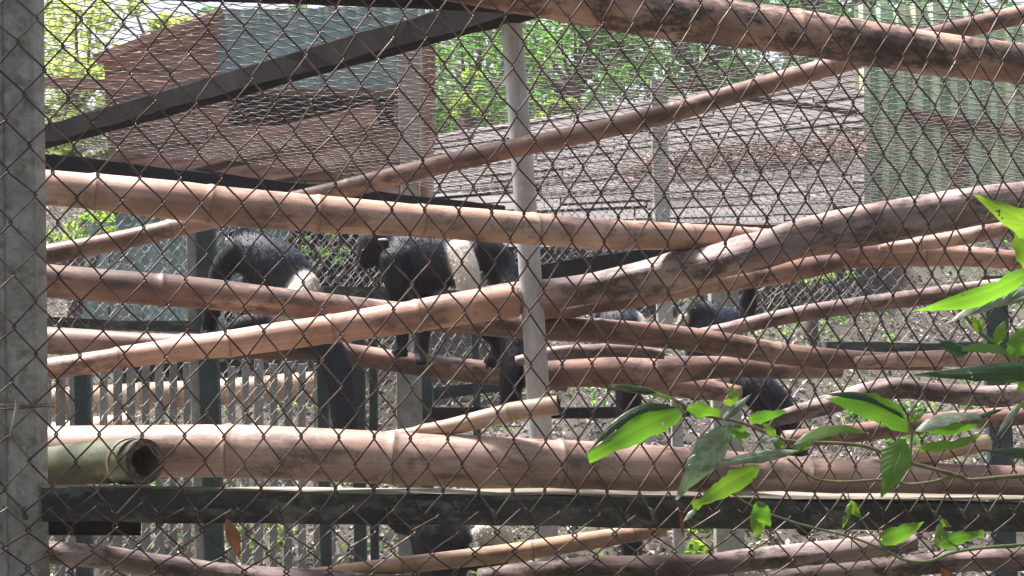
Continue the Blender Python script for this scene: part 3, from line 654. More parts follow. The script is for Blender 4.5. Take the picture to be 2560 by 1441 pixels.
def front_px(a, b):
    ia, ib = math.floor(a), math.floor(b)
    def g(i, j):
        if (i, j) not in GRID: GRID[(i, j)] = INV(i, j) + np.array([random.gauss(0, 2.3), random.gauss(0, 2.3)])
        return GRID[(i, j)]
    fa, fb = a - ia, b - ib
    return (g(ia, ib) * (1 - fa) + g(ia + 1, ib) * fa) * (1 - fb) + (g(ia, ib + 1) * (1 - fa) + g(ia + 1, ib + 1) * fa) * fb
def front_fn(a, b, off):
    p = front_px(a, b); return np.array(P(p[0], p[1], dF(p[0]))) + FEN_N * (off + 0.006 * math.sin(a * 0.31 + b * 0.23))
BB = -9
def front_in(a, b):
    p = INV(a, b); return -560 < p[0] < 3560 and p[1] > -240 and b > BB
def barbs(a, p0):
    out = []; rng = random.Random(a)
    if a % 2: return out
    q = np.array(front_fn(a + 0.9, BB, 0)); up = np.array((rng.uniform(-.004, .006), -0.004, 1.0)); L = rng.uniform(0.010, 0.017)
    for ph in (0, math.pi):
        pts = [q + np.array((0.0035 * math.cos(ph + t * 9), 0.0035 * math.sin(ph + t * 9), 0)) + np.array((0.008 * t, -0.004 * t, L * (1 - 2 * t) * 0.9)) for t in np.linspace(0, 1, 12)]
        out.append(pts)
    return out
fence = empty('chain_link_fence', 'rusty chain-link mesh stretched across the front of the enclosure', 'fence', P(1280, 1255, dF(1280)))
chain_link(fence, front_fn, front_in, -38, 66, BB - 1, 18, 0.0019, 6, 0.0036, M['wire'], ov=0.06, ref=FEN_N, barbs=barbs)
# lower panel, slacker
GR2 = {}
def low_px(a, b):
    def g(i, j):
        if (i, j) not in GR2:
            x = 56 * i - 0.115 * i * i
            GR2[(i, j)] = np.array([x + 14 + random.gauss(0, 3.2) - j * 1.0, 1266 + j * 52 + 0.008 * x + random.gauss(0, 4) + 6 * math.sin(i * 0.7)])
        return GR2[(i, j)]
    ia, ib = math.floor(a), math.floor(b); fa, fb = a - ia, b - ib
    return (g(ia, ib) * (1 - fa) + g(ia + 1, ib) * fa) * (1 - fb) + (g(ia, ib + 1) * (1 - fa) + g(ia + 1, ib + 1) * fa) * fb
def low_fn(a, b, off):
    p = low_px(a, -b); return np.array(P(p[0], p[1], dF(p[0]) - 0.012)) + FEN_N * (off + 0.008 * math.sin(a * 0.5 + b))
low = empty('chain_link_fence', 'slack lower strip of chain-link hanging below the damp timber', 'fence', P(1280, 1600, dF(1280)))
chain_link(low, low_fn, lambda a, b: True, -9, 80, -8, 0, 0.0018, 6, 0.0036, M['wire'], ov=0.12, ref=FEN_N)
# mesh roof
ZR = CAM_Z + 0.86
FL, FM, FR = Pz(105, 395, ZR), Pz(1250, 522, ZR), P(3300, 556, 9.3); FR.z = ZR
def far_y(x):
    if x < FM.x: return FL.y + (x - FL.x) * (FM.y - FL.y) / (FM.x - FL.x)
    return FM.y + (x - FM.x) * (FR.y - FM.y) / (FR.x - FM.x)
RW, RH = 0.043, 0.047
def roof_fn(a, b, off):
    x, y = a * RW, 3.2 + b * RH
    sag = 0.018 * math.sin(x * 3.1 + 1) * math.sin(y * 2.3) + 0.006 * math.sin(x * 11 + y * 7)
    return np.array((x + 0.004 * math.sin(b * 1.7 + a * 2.1) + 0.012 * math.sin(y * 2.1), y + 0.006 * math.sin(a * 1.9 + b), ZR + 0.052 + sag + off))
def roof_in(a, b):
    x, y = a * RW, 3.2 + b * RH
    return y < far_y(x) - 0.02 and y > 3.72 + 0.2 * x and abs(x) < 0.36 * y + 0.3 and y > 4.02
roof = empty('overhead_mesh', 'slack rusty wire mesh roofing the enclosure, seen from below', 'mesh roof', (0, 4, ZR + 0.05))
chain_link(roof, roof_fn, roof_in, -88, 88, 0, 138, 0.0013, 4, 0.004, M['wire2'], ov=0.07, ref=(0, 0.2, 1), garland=0.004)
# far wall mesh
def seg_wall(name, label, p0, p1, zt, zb, wdt, hgt, seed):
    p0, p1 = np.array(p0), np.array(p1); L = np.linalg.norm((p1 - p0)[:2]); ax = (p1 - p0) / np.linalg.norm(p1 - p0); n = np.array((-ax[1], ax[0], 0))
    root = empty(name, label, 'fence', (p0[0], p0[1], zb)); rng = random.Random(seed); G = {}
    def g(i, j):
        if (i, j) not in G: G[(i, j)] = (rng.gauss(0, 0.004), rng.gauss(0, 0.004))
        return G[(i, j)]
    def fn(a, b, off):
        j = g(math.floor(a), math.floor(b)); u = a * wdt + j[0] + 0.01 * math.sin(b * 0.5); z = zb + b * hgt + j[1]
        return np.array((p0[0] + ax[0] * u, p0[1] + ax[1] * u, z)) + n * (off + 0.012 * math.sin(a * .3) * math.sin(b * .4))
    chain_link(root, fn, lambda a, b: True, 0, int(L / wdt), 0, int((zt - zb) / hgt), 0.0016, 4, 0.004, M['wire3'], ov=0.08, ref=tuple(n))
LX = FL + (FL - FM) * 0.25
seg_wall('chain_link_fence', 'far chain-link wall behind the left monkeys', (LX.x, LX.y, 0), (FM.x, FM.y, 0), ZR - 0.05, 0.45, 0.034, 0.041, 1)
seg_wall('chain_link_fence', 'far chain-link wall behind the right monkeys', (FM.x, FM.y, 0), (FR.x, FR.y, 0), ZR - 0.05, 0.45, 0.034, 0.041, 2)

def panel(label, x0, x1, yt, yb, d0, d1, seed):
    a, b = P(x0, 800, d0), P(x1, 800, d1); dm = (d0 + d1) / 2
    seg_wall('chain_link_fence', label, (a.x, a.y, 0), (b.x, b.y, 0), P(x0, yt, dm).z, P(x0, yb, dm).z, 0.021, 0.026, seed)
panel('fine grey mesh panel standing in front of the shingle hut', 1290, 2150, 330, 760, 9.6, 9.9, 5)
panel('fine mesh panel behind the two larger monkeys', 60, 1000, 520, 880, 8.6, 9.0, 6)
# ------------------------------------------------------------------ roof timbers
def rbeam(label, a, b, wd, ht, seed=0):
    return tag(bar('roof_timber', a, b, wd, ht, M['roof_beam'], wob=0.002, seed=seed), label, 'beam')
dn = Vector((0, 0, -0.025))
rbeam('dark roof timber running diagonally from back left to the pipe top', Pz(20, 369, ZR), Pz(1330, 2, ZR), 0.055, 0.064)
rbeam('dark horizontal roof timber along the top edge', Pz(300, -40, ZR), Pz(1560, 8, ZR), 0.045, 0.05)
rbeam('dark far roof timber just above the longest bamboo', LX + dn, FM + dn, 0.06, 0.075)
tag(bar('roof_timber', FM + dn * 2.4, FR + dn * 2.4, 0.05, 0.02, M['rust_wood'], wob=0.002), 'thin rust-coloured far roof timber at right', 'beam')

# ------------------------------------------------------------------ front post, pipe, old beam
fp = empty('front_post', 'stained grey square post at the left edge behind the mesh', 'post', P(20, 2100, 3.46))
def fpost():
    d = 3.47; a, b = P(30, -340, d), P(56, 2350, d); b = a + (b - a) * ((a.z + 0.05) / (a.z - b.z))
    own(bar('shaft', a, b, 0.092, 0.09, M['post_grey'], up=(0, -1, 0), bev=0.006, wob=0.0006), fp)
    own(bar('edge_strip', P(-20, -340, d - 0.048), P(2, 1700, d - 0.048), 0.030, 0.006, M['post_grey'], up=(0, -1, 0), bev=0.002), fp)
fpost()
def pipe():
    d = 4.22; top = P(1276, 18, d); bot = P(1372, 1500, d); ax = (bot - top).normalized(); bot = top + ax * (top.z / -ax.z)
    n = 30; C = np.array([top + (bot - top) * (i / (n - 1)) for i in range(n)]); C[:, 0] += 0.006 * np.sin(np.linspace(0, 5, n))
    v, f, a = tube_arrays(C, np.linspace(0.0235, 0.0295, n), 20, (0, 1, 0)); V = list(v) + [C[0]]; F = [tuple(q) for q in f] + [(j, (j + 1) % 20, len(v)) for j in range(20)]
    o = link('pipe_post', mesh('pipe_post', V, F, True), M['pipe']); tag(o, 'weathered grey pipe post leaning in the middle of the enclosure', 'post')
pipe()
ob = empty('timber_rail', 'dark damp timber beam running along the bottom of the mesh', 'rail', P(1280, 1270, 3.75))
own(bar('timber', P(80, 1257, dF(80) + 0.075), P(3600, 1309, dF(3600) + 0.075), 0.085, 0.060, M['old_beam'], wob=0.0015), ob)
own(bar('lit_edge', P(78, 1218, dF(80) + 0.075), P(3600, 1259, dF(3600) + 0.075), 0.080, 0.009, M['beam_top'], wob=0.0022, bev=0.002), ob)  # paler strip: light on the top edge, put into the colour

# ------------------------------------------------------------------ poles
pole('bamboo_pole', 'thick sooty bamboo sloping across the top right', [(600, -150, 54), (1080, -60, 56), (1350, -12, 58), (1640, 40, 58), (1990, 84, 57), (2300, 132, 54), (2560, 163, 50), (2900, 200, 48)], fo(0.16), M['bamboo_dark'], node_gap=0.55, node_off=0.55, seed=1)
pole('bamboo_pole', 'thin curved bamboo rising from lower left to the top right corner', [(-120, 680, 25), (110, 637, 25), (300, 600, 24), (500, 553, 24), (780, 490, 23), (900, 463, 24), (1100, 412, 24), (1280, 372, 24), (1500, 325, 25), (1700, 275, 25), (1900, 216, 25), (2080, 165, 24), (2200, 130, 24), (2350, 86, 24), (2560, 35, 24), (2800, -20, 24)], fo(0.34), M['bamboo_brown'], node_gap=0.36, node_off=0.12, seed=2)
pole('bamboo_pole', 'longest tan bamboo crossing under the dark far roof beam', [(-160, 442, 46), (110, 468, 44), (480, 506, 50), (800, 532, 47), (1000, 546, 42), (1300, 568, 40), (1500, 585, 38), (1740, 594, 33), (1900, 598, 28), (2000, 602, 22)], lambda px: dF(px) + 0.17 + 0.39 * min(1, max(0, (px - 1200) / 750)), M['bamboo'], node_gap=0.23, node_off=0.27, seed=3)
pole('bamboo_pole', 'long gnarled pole climbing from lower left to the right edge', [(-150, 955, 27), (115, 924, 27), (400, 884, 29), (650, 848, 35), (830, 822, 36), (1000, 796, 40), (1290, 752, 42)], fo(0.55), M['bamboo'], node_gap=0.21, node_off=0.35, seed=4)
pole('branch_pole', 'mauve grey branch with peeling bark from the pipe to the right edge', [(1000, 792, 34), (1290, 752, 41), (1345, 748, 43), (1520, 722, 42), (1700, 688, 44), (1900, 640, 48), (2000, 612, 50), (2200, 562, 50), (2400, 522, 50), (2560, 498, 49), (2850, 450, 46)], lambda px: dF(px) + 0.56 - 0.20 * min(1, max(0, (px - 1290) / 650)), M['branch'], 'branch', seed=5, cat='branch')
pole('bamboo_pole', 'second tan pole from the left, dipping behind the crossing', [(-150, 676, 40), (115, 702, 42), (450, 730, 40), (700, 757, 36), (1000, 787, 32), (1300, 815, 32), (1350, 819, 31), (1700, 846, 30), (2000, 890, 27), (2200, 903, 22), (2352, 912, 15)], fo(0.66), M['bamboo_brown'], node_gap=0.5, node_off=0.45, seed=6)
pole('bamboo_pole', 'smoky pole behind the left monkeys carrying their feet', [(-150, 835, 34), (115, 850, 34), (400, 866, 32), (700, 873, 28), (850, 882, 26), (1050, 912, 28), (1250, 935, 30), (1420, 955, 28)], lin(0, 5.0, 1280, 5.05), M['bamboo_brown'], node_gap=0.42, node_off=0.2, seed=7)
pole('bamboo_pole', 'brown level pole right of the pipe under the small monkeys', [(1312, 938, 32), (1350, 937, 33), (1600, 931, 38), (1830, 920, 26), (2100, 925, 20)], lin(1240, 4.85, 2100, 5.1), M['bamboo_brown'], node_gap=0.5, node_off=0.35, seed=8)
pole('bamboo_pole', 'short pinkish stick end tucked under the dark pole beside the pipe', [(1290, 905, 13), (1400, 884, 17), (1520, 876, 18), (1660, 886, 12)], lin(1290, 4.75, 1660, 4.8), M['branch'], 'branch', seed=9, cat='stick')
pole('bamboo_pole', 'lower brown pole the raised-arm monkey sits on', [(1440, 945, 18), (1600, 960, 24), (1750, 974, 26), (1850, 986, 20)], lin(1440, 5.2, 2050, 5.35), M['bamboo_brown'], node_gap=0.4, seed=10)
pole('bamboo_pole', 'thin mauve pole rising right from behind the small monkeys', [(1660, 845, 14), (1760, 838, 17), (2000, 788, 20), (2300, 744, 21), (2560, 712, 22), (2800, 690, 22)], fo(0.80), M['branch'], 'bamboo', node_gap=0.6, seed=11)
pole('bamboo_pole', 'tan pole emerging right of the branch and dropping to the right edge', [(1960, 640, 24), (2110, 634, 36), (2250, 636, 32), (2400, 642, 27), (2560, 654, 23), (2850, 670, 22)], fo(0.70), M['bamboo'], node_gap=0.28, node_off=0.11, seed=12)
pole('bamboo_pole', 'slim reddish bamboo running beneath the grey branch', [(1330, 786, 17), (1450, 772, 18), (1620, 745, 21), (1800, 708, 25), (1960, 680, 30), (2100, 655, 22)], fo(0.64), M['bamboo_brown'], node_gap=0.4, seed=13)
pole('bamboo_pole', 'short cut bamboo pointing up at the right near the top leaves', [(2200, 622, 12), (2320, 608, 18), (2440, 586, 20), (2524, 566, 20)], fo(0.60), M['bamboo'], node_gap=0.5, seed=14, jag=0.006)
pole('bamboo_pole', 'pinkish bamboo at the right edge under the curled leaf', [(2140, 905, 14), (2300, 898, 20), (2440, 896, 22), (2560, 898, 22), (2850, 905, 22)], fo(0.62), M['bamboo'], node_gap=0.35, seed=15)
pole('branch_pole', 'crooked dark mauve branch under the long rolled leaf', [(1880, 1062, 14), (1980, 1035, 20), (2110, 1000, 24), (2230, 972, 26), (2330, 982, 24), (2450, 992, 24), (2600, 985, 24), (2850, 975, 22)], fo(0.85), M['branch'], 'branch', seed=16, cat='branch')
pole('bamboo_pole', 'dim reddish pole behind the vine stems at right', [(1960, 1100, 22), (2150, 1082, 24), (2350, 1055, 24), (2600, 1035, 24), (2850, 1020, 22)], lin(1960, 5.2, 2850, 5.5), M['bamboo_brown'], node_gap=0.4, seed=17)
pole('bamboo_pole', 'thickest tan bamboo lying just above the damp timber', [(-160, 1118, 62), (115, 1124, 62), (400, 1126, 64), (620, 1128, 66), (1000, 1146, 66), (1300, 1161, 65), (1700, 1178, 58), (2000, 1194, 51), (2250, 1199, 45), (2560, 1205, 42), (2850, 1214, 40)], lambda px: dF(px) + 0.50 - 0.28 * min(1, max(0, px / 1300)), M['bamboo'], node_gap=0.30, node_off=0.57, seed=18)
pole('bamboo_pole', 'mossy green bamboo with a hollow cut end at the lower left', [(-160, 1196, 52), (115, 1172, 54), (250, 1158, 56), (362, 1150, 58)], lambda px: dF(px) + 0.06 + 0.0011 * (362 - px), M['mossy'], node_gap=0.30, node_off=0.29, hollow='end', seed=19)
pole('bamboo_pole', 'pale bamboo stub with a hollow end resting on the thickest bamboo', [(900, 1098, 10), (1020, 1085, 15), (1110, 1070, 20), (1230, 1042, 24), (1320, 1024, 24), (1396, 1012, 24)], lambda px: dF(px) + 0.34 - 0.00036 * (px - 900), M['bamboo_pale'], node_gap=0.17, node_off=0.13, hollow='end', seed=20)
pole('bamboo_pole', 'pale bamboo stub forking up at right behind the vine', [(2180, 1160, 16), (2290, 1143, 22), (2400, 1120, 22), (2470, 1106, 20)], fo(0.22), M['bamboo_pale'], node_gap=0.35, seed=21, jag=0.004)
pole('branch_pole', 'pinkish stripped pole at the bottom left corner', [(-120, 1362, 26), (120, 1384, 30), (350, 1412, 30), (600, 1440, 30), (900, 1455, 28), (1150, 1470, 26)], fo(0.25), M['branch'], 'branch', seed=22, cat='branch')
pole('bamboo_pole', 'bright thin bamboo rising under the damp timber at bottom middle', [(760, 1442, 18), (900, 1426, 20), (1200, 1392, 23), (1400, 1364, 23), (1600, 1332, 20), (1660, 1322, 18)], fo(0.27), M['bamboo_pale'], node_gap=0.26, node_off=0.2, seed=23)
pole('branch_pole', 'dark mauve pole along the bottom right under the vine', [(1200, 1448, 26), (1420, 1422, 28), (1660, 1412, 30), (2000, 1392, 30), (2200, 1366, 26), (2285, 1352, 22)], fo(0.34), M['branch'], 'branch', seed=24, cat='branch')
pole('branch_pole', 'purplish pole in the bottom right corner', [(1700, 1472, 24), (1950, 1440, 26), (2250, 1412, 28), (2560, 1396, 30), (2850, 1380, 30)], fo(0.24), M['branch'], 'branch', seed=25, cat='branch')
pole('branch_pole', 'reddish pole behind the damp timber at right', [(1560, 1262, 26), (2000, 1280, 26), (2850, 1300, 26)], fo(0.5), M['bamboo_brown'], 'bamboo', seed=26, cat='pole')

# ------------------------------------------------------------------ monkeys
BLK = (0.011, 0.013, 0.018); GRY = (0.028, 0.034, 0.049); WHT = (0.60, 0.54, 0.47); CRM = (0.36, 0.27, 0.20); FACE = (0.018, 0.016, 0.016); PALE = (0.45, 0.42, 0.40)
def ico():
    bm = bmesh.new(); bmesh.ops.create_icosphere(bm, subdivisions=2, radius=1.0)
    v = np.array([p.co[:] for p in bm.verts]); f = [tuple(q.index for q in g.verts) for g in bm.faces]; bm.free(); return v, f
ICO = ico()
def monkey(label, d0, chains, eyes=(), ears=(), voxel=0.0075, fur_len=0.007, seed=0, furs=7000):
    """chains: (list of (px, py, depth offset, radius px), colour)"""
    rng = np.random.default_rng(900 + seed); V = []; F = []; caps = []; off = 0
    for pts, colr in chains:
        W = np.array([(*P(x, y, d0 + dz), r / FPX * (d0 + dz)) for x, y, dz, r in pts])
        q = catmull(W, max(2, 10 * (len(W) - 1) + 1)) if len(W) > 1 else W
        q[:, 3] = np.maximum(q[:, 3], 0.004)
        keep = [q[0]]
        for c in q[1:]:
            if np.linalg.norm(c[:3] - keep[-1][:3]) > 0.28 * min(c[3], keep[-1][3]): keep.append(c)
        keep.append(q[-1])
        for c in keep:
            V.append(c[:3] + ICO[0] * c[3]); F += [tuple(i + off for i in g) for g in ICO[1]]; off += len(ICO[0]); caps.append((*c, *colr))
    me0 = mesh('tmp', np.concatenate(V), F); tmp = link('tmp', me0)
    r = tmp.modifiers.new('r', 'REMESH'); r.mode = 'VOXEL'; r.voxel_size = voxel; s = tmp.modifiers.new('s', 'SMOOTH'); s.factor = 0.5; s.iterations = 9
    dg = bpy.context.evaluated_depsgraph_get(); me = bpy.data.meshes.new_from_object(tmp.evaluated_get(dg)); bpy.data.objects.remove(tmp)
    me.name = 'body'; me.polygons.foreach_set('use_smooth', [True] * len(me.polygons))
    co = np.empty(len(me.vertices) * 3, np.float32); me.vertices.foreach_get('co', co); co = co.reshape(-1, 3)
    caps = np.array(caps); colv = np.zeros((len(co), 4)); colv[:, 3] = 1
    for i0 in range(0, len(co), 2000):
        dd = np.linalg.norm(co[i0:i0 + 2000, None, :] - caps[None, :, :3], axis=2) - caps[None, :, 3]
        wgt = np.exp(-(dd - dd.min(1)[:, None]) / 0.0025); wgt /= wgt.sum(1)[:, None]; colv[i0:i0 + 2000, :3] = wgt @ caps[:, 4:7]
    vattr(me, 'fur_col', colv, 'FLOAT_COLOR')
    lo = co[np.argmin(co[:, 2])]; root = empty('langur_monkey', label, 'monkey', tuple(co.mean(0)[:2]) + (float(lo[2]),), 'monkeys in the enclosure')
    own(link('body', me, M['fur']), root)
    # fur tips
    nv = np.empty(len(co) * 3, np.float32); me.vertices.foreach_get('normal', nv); nv = nv.reshape(-1, 3)
    k = rng.integers(0, len(co), furs); p = co[k] + rng.normal(0, 0.002, (furs, 3)); n = nv[k]
    fl = np.array((0.25, -0.05, -1.0)) + rng.normal(0, 0.35, (furs, 3)); fl -= (fl * n).sum(1)[:, None] * n
    dirn = n * 0.45 + fl * 0.8; dirn /= np.linalg.norm(dirn, axis=1)[:, None]; L = fur_len * rng.uniform(0.5, 1.2, furs)[:, None]
    sd = np.cross(dirn, n); sd /= np.linalg.norm(sd, axis=1)[:, None] + 1e-9
    V = np.stack([p - sd * 0.0016 - n * 0.002, p + sd * 0.0016 - n * 0.002, p + dirn * L], 1).reshape(-1, 3)
    fm = mesh('fur', V, np.arange(furs * 3).reshape(-1, 3)); vattr(fm, 'fur_col', np.repeat(colv[k], 3, axis=0), 'FLOAT_COLOR')
    fo_ = own(link('fur', fm, M['fur_tips']), root); fo_['kind'] = 'stuff'
    for (x, y, dz, r) in eyes:
        c = np.array(P(x, y, d0 + dz)); own(link('eye', mesh('eye', c + ICO[0] * r / FPX * d0, ICO[1], True), M['eye']), root)
    for (x, y, dz, rx, ry, colr) in ears:
        c = np.array(P(x, y, d0 + dz)); sc = np.array((rx, 0.35 * rx, ry)) / FPX * d0
        em = mesh('ear', c + ICO[0] * sc, ICO[1], True); vattr(em, 'fur_col', np.tile((*colr, 1), (len(ICO[0]), 1)), 'FLOAT_COLOR'); own(link('ear', em, M['fur']), root)
    return root
def hand(x, y, dz, dx=0, spread=9, ln=26, r=6.5, n=4, colr=BLK, drop=1.0):
    """finger chains curling over a pole from the wrist at x, y"""
    out = []
    for i in range(n):
        o = (i - (n - 1) / 2) * spread
        out.append(([(x + o * 0.5, y, dz, r + 1.5), (x + o + dx * 0.5, y + ln * 0.45, dz - 0.018, r), (x + o * 1.1 + dx, y + ln * drop, dz - 0.012 + 0.006 * abs(i - 1.5), r - 1)], colr))
    out.append(([(x - spread * 1.2, y - 4, dz, r), (x - spread * 2.4, y + ln * 0.35, dz + 0.01, r - 1), (x - spread * 2.6, y + ln * 0.7, dz + 0.015, r - 1.5)], colr))
    return out
# side-on monkey
m2 = [([(985, 645, 0, 52), (1030, 632, 0, 60), (1085, 640, 0, 66), (1140, 652, 0.0, 62)], GRY), ([(1010, 672, 0, 44), (1060, 690, 0, 44), (1110, 690, 0, 34)], BLK),
      ([(985, 632, 0, 44), (955, 612, -0.01, 38), (932, 608, -0.02, 40)], BLK), ([(930, 612, -0.02, 38), (922, 632, -0.025, 32), (916, 652, -0.03, 22), (911, 664, -0.032, 14)], FACE),
      ([(928, 585, -0.02, 22), (920, 566, -0.02, 12), (914, 552, -0.02, 6)], BLK),
      ([(985, 655, -0.055, 42), (990, 715, -0.075, 30), (1002, 775, -0.07, 25), (1006, 835, -0.055, 20), (1004, 868, -0.05, 16)], BLK),
      ([(1040, 680, 0.05, 38), (1062, 750, 0.05, 28), (1056, 830, 0.03, 24), (1052, 890, 0.01, 20)], BLK),
      ([(1150, 632, -0.05, 36), (1166, 680, -0.07, 36), (1172, 728, -0.075, 32), (1172, 760, -0.07, 27)], WHT), ([(1158, 605, -0.02, 30), (1150, 640, 0.04, 40)], WHT),
      ([(1172, 775, -0.07, 24), (1205, 820, -0.04, 21), (1240, 855, -0.02, 18), (1243, 885, -0.02, 17), (1228, 900, -0.035, 14)], BLK),
      ([(1190, 612, 0.02, 30), (1225, 635, 0.03, 44), (1255, 680, 0.03, 44), (1276, 760, -0.03, 38), (1282, 860, -0.10, 34), (1280, 940, -0.13, 35), (1274, 1010, -0.13, 28)], BLK)]
m2 += hand(1003, 868, -0.055) + hand(1052, 893, 0.0) + hand(1232, 896, -0.035, ln=22)
monkey('black monkey side-on in the middle with a white thigh, on the smoky pole', 5.03, m2, eyes=[(908, 628, -0.055, 5)], ears=[(960, 612, -0.055, 13, 17, BLK), (957, 600, -0.058, 13, 3.5, WHT)], seed=1)
# hunched monkey, back view
m1 = [([(614, 628, 0.02, 46), (652, 648, 0.0, 66), (697, 676, 0.0, 74), (736, 712, 0.0, 66)], GRY), ([(690, 712, 0.02, 58), (710, 735, 0.02, 58)], GRY),
      ([(612, 605, 0.03, 34), (600, 596, 0.06, 30), (590, 598, 0.09, 28)], BLK), ([(604, 580, 0.02, 22), (600, 571, 0.03, 15)], BLK), ([(578, 604, 0.03, 18), (570, 612, 0.04, 13)], PALE),
      ([(585, 630, -0.02, 36), (552, 680, -0.03, 31), (538, 745, -0.03, 26), (524, 800, -0.02, 22), (520, 830, -0.01, 18)], BLK),
      ([(650, 640, 0.1, 40), (630, 720, 0.12, 30), (600, 800, 0.1, 24), (580, 832, 0.05, 18)], BLK),
      ([(752, 735, -0.04, 48), (762, 712, -0.05, 36), (740, 760, -0.09, 42), (700, 788, -0.12, 36)], WHT), ([(660, 730, 0.03, 40), (640, 712, 0.0, 26)], CRM),
      ([(690, 800, -0.12, 32), (640, 808, -0.12, 32), (590, 822, -0.10, 26), (560, 838, -0.06, 20)], BLK), ([(700, 815, -0.02, 40), (640, 812, -0.02, 36)], BLK),
      ([(765, 785, 0.02, 28), (805, 840, 0.02, 38), (836, 910, 0.02, 42), (854, 980, 0.02, 40), (864, 1060, 0.02, 36), (868, 1120, 0.02, 26), (868, 1150, 0.02, 14)], GRY)]
m1 += hand(520, 826, -0.02) + hand(556, 836, -0.07)
monkey('hunched black monkey at left with its back turned and tail hanging', 4.92, m1, ears=[(580, 588, 0.02, 9, 12, BLK)], seed=2, furs=9000)
# small seated monkey
m3 = [([(1555, 870, 0, 52), (1552, 830, 0, 60), (1548, 800, 0.02, 52), (1540, 782, 0.06, 40)], GRY), ([(1530, 780, 0.1, 34), (1518, 790, 0.16, 32)], BLK),
      ([(1592, 800, 0.0, 22), (1606, 825, -0.02, 20), (1612, 850, -0.03, 18)], PALE), ([(1590, 870, -0.05, 34), (1610, 895, -0.08, 26)], WHT), ([(1510, 830, 0.02, 26), (1490, 880, 0.0, 20)], BLK),
      ([(1556, 890, -0.03, 30), (1568, 960, -0.03, 34), (1574, 1060, -0.03, 36), (1576, 1180, -0.03, 34), (1576, 1290, -0.03, 34), (1580, 1390, -0.03, 28)], BLK)]
monkey('small bluish-black monkey seated right of the pipe with back turned', 5.35, m3, seed=3, furs=4500)
# monkey with raised arm
m4 = [([(1800, 880, 0, 54), (1796, 840, 0, 58), (1780, 808, 0.0, 52), (1764, 792, 0.0, 42)], GRY), ([(1748, 788, -0.04, 34), (1730, 782, -0.07, 30), (1722, 784, -0.08, 27)], BLK),
      ([(1728, 762, -0.07, 18), (1722, 752, -0.07, 11), (1716, 746, -0.07, 6)], BLK), ([(1706, 803, -0.10, 15), (1699, 810, -0.10, 10), (1712, 794, -0.115, 9)], WHT), ([(1706, 782, -0.09, 13), (1697, 787, -0.09, 10), (1693, 793, -0.09, 7)], FACE),
      ([(1748, 812, -0.06, 32), (1738, 850, -0.08, 26), (1730, 900, -0.08, 20)], GRY), ([(1800, 805, 0.03, 44), (1838, 806, 0.05, 37), (1862, 790, 0.05, 30)], GRY),
      ([(1862, 790, 0.05, 29), (1870, 758, 0.04, 25), (1876, 724, 0.02, 20), (1884, 694, -0.02, 15)], BLK),
      ([(1815, 905, -0.02, 44), (1800, 945, -0.10, 42), (1775, 968, -0.16, 30)], CRM), ([(1750, 978, -0.16, 20), (1735, 990, -0.14, 17)], BLK),
      ([(1835, 925, -0.10, 34), (1885, 968, -0.16, 48), (1930, 1012, -0.16, 50), (1965, 1066, -0.14, 38), (1990, 1130, -0.12, 32), (2006, 1220, -0.1, 28), (2012, 1320, -0.1, 24)], BLK)]
m4 += hand(1882, 692, -0.02, ln=-20, spread=7)
monkey('monkey with one arm raised and pale cheeks at centre right', 5.5, m4, ears=[(1738, 780, -0.10, 8, 11, BLK)], eyes=[(1700, 781, -0.118, 3.5)], seed=4, furs=6500)
# monkey below the beam
m5 = [([(1060, 1290, 0.02, 52), (1085, 1330, 0, 66), (1100, 1385, 0, 70), (1110, 1430, 0, 62)], BLK), ([(1010, 1300, 0.02, 40), (985, 1290, 0.0, 30)], BLK), ([(1150, 1330, 0.02, 30), (1190, 1360, 0.02, 30)], BLK),
      ([(1215, 1330, -0.02, 34), (1245, 1325, -0.02, 32), (1262, 1350, -0.02, 26)], WHT), ([(1200, 1395, -0.03, 40), (1245, 1400, -0.03, 30)], BLK), ([(1100, 1450, 0, 50), (1090, 1600, 0, 30), (1085, 1750, 0, 26)], BLK)]
monkey('shadowy monkey low under the damp timber at bottom middle', 5.6, m5, seed=5, furs=5000)

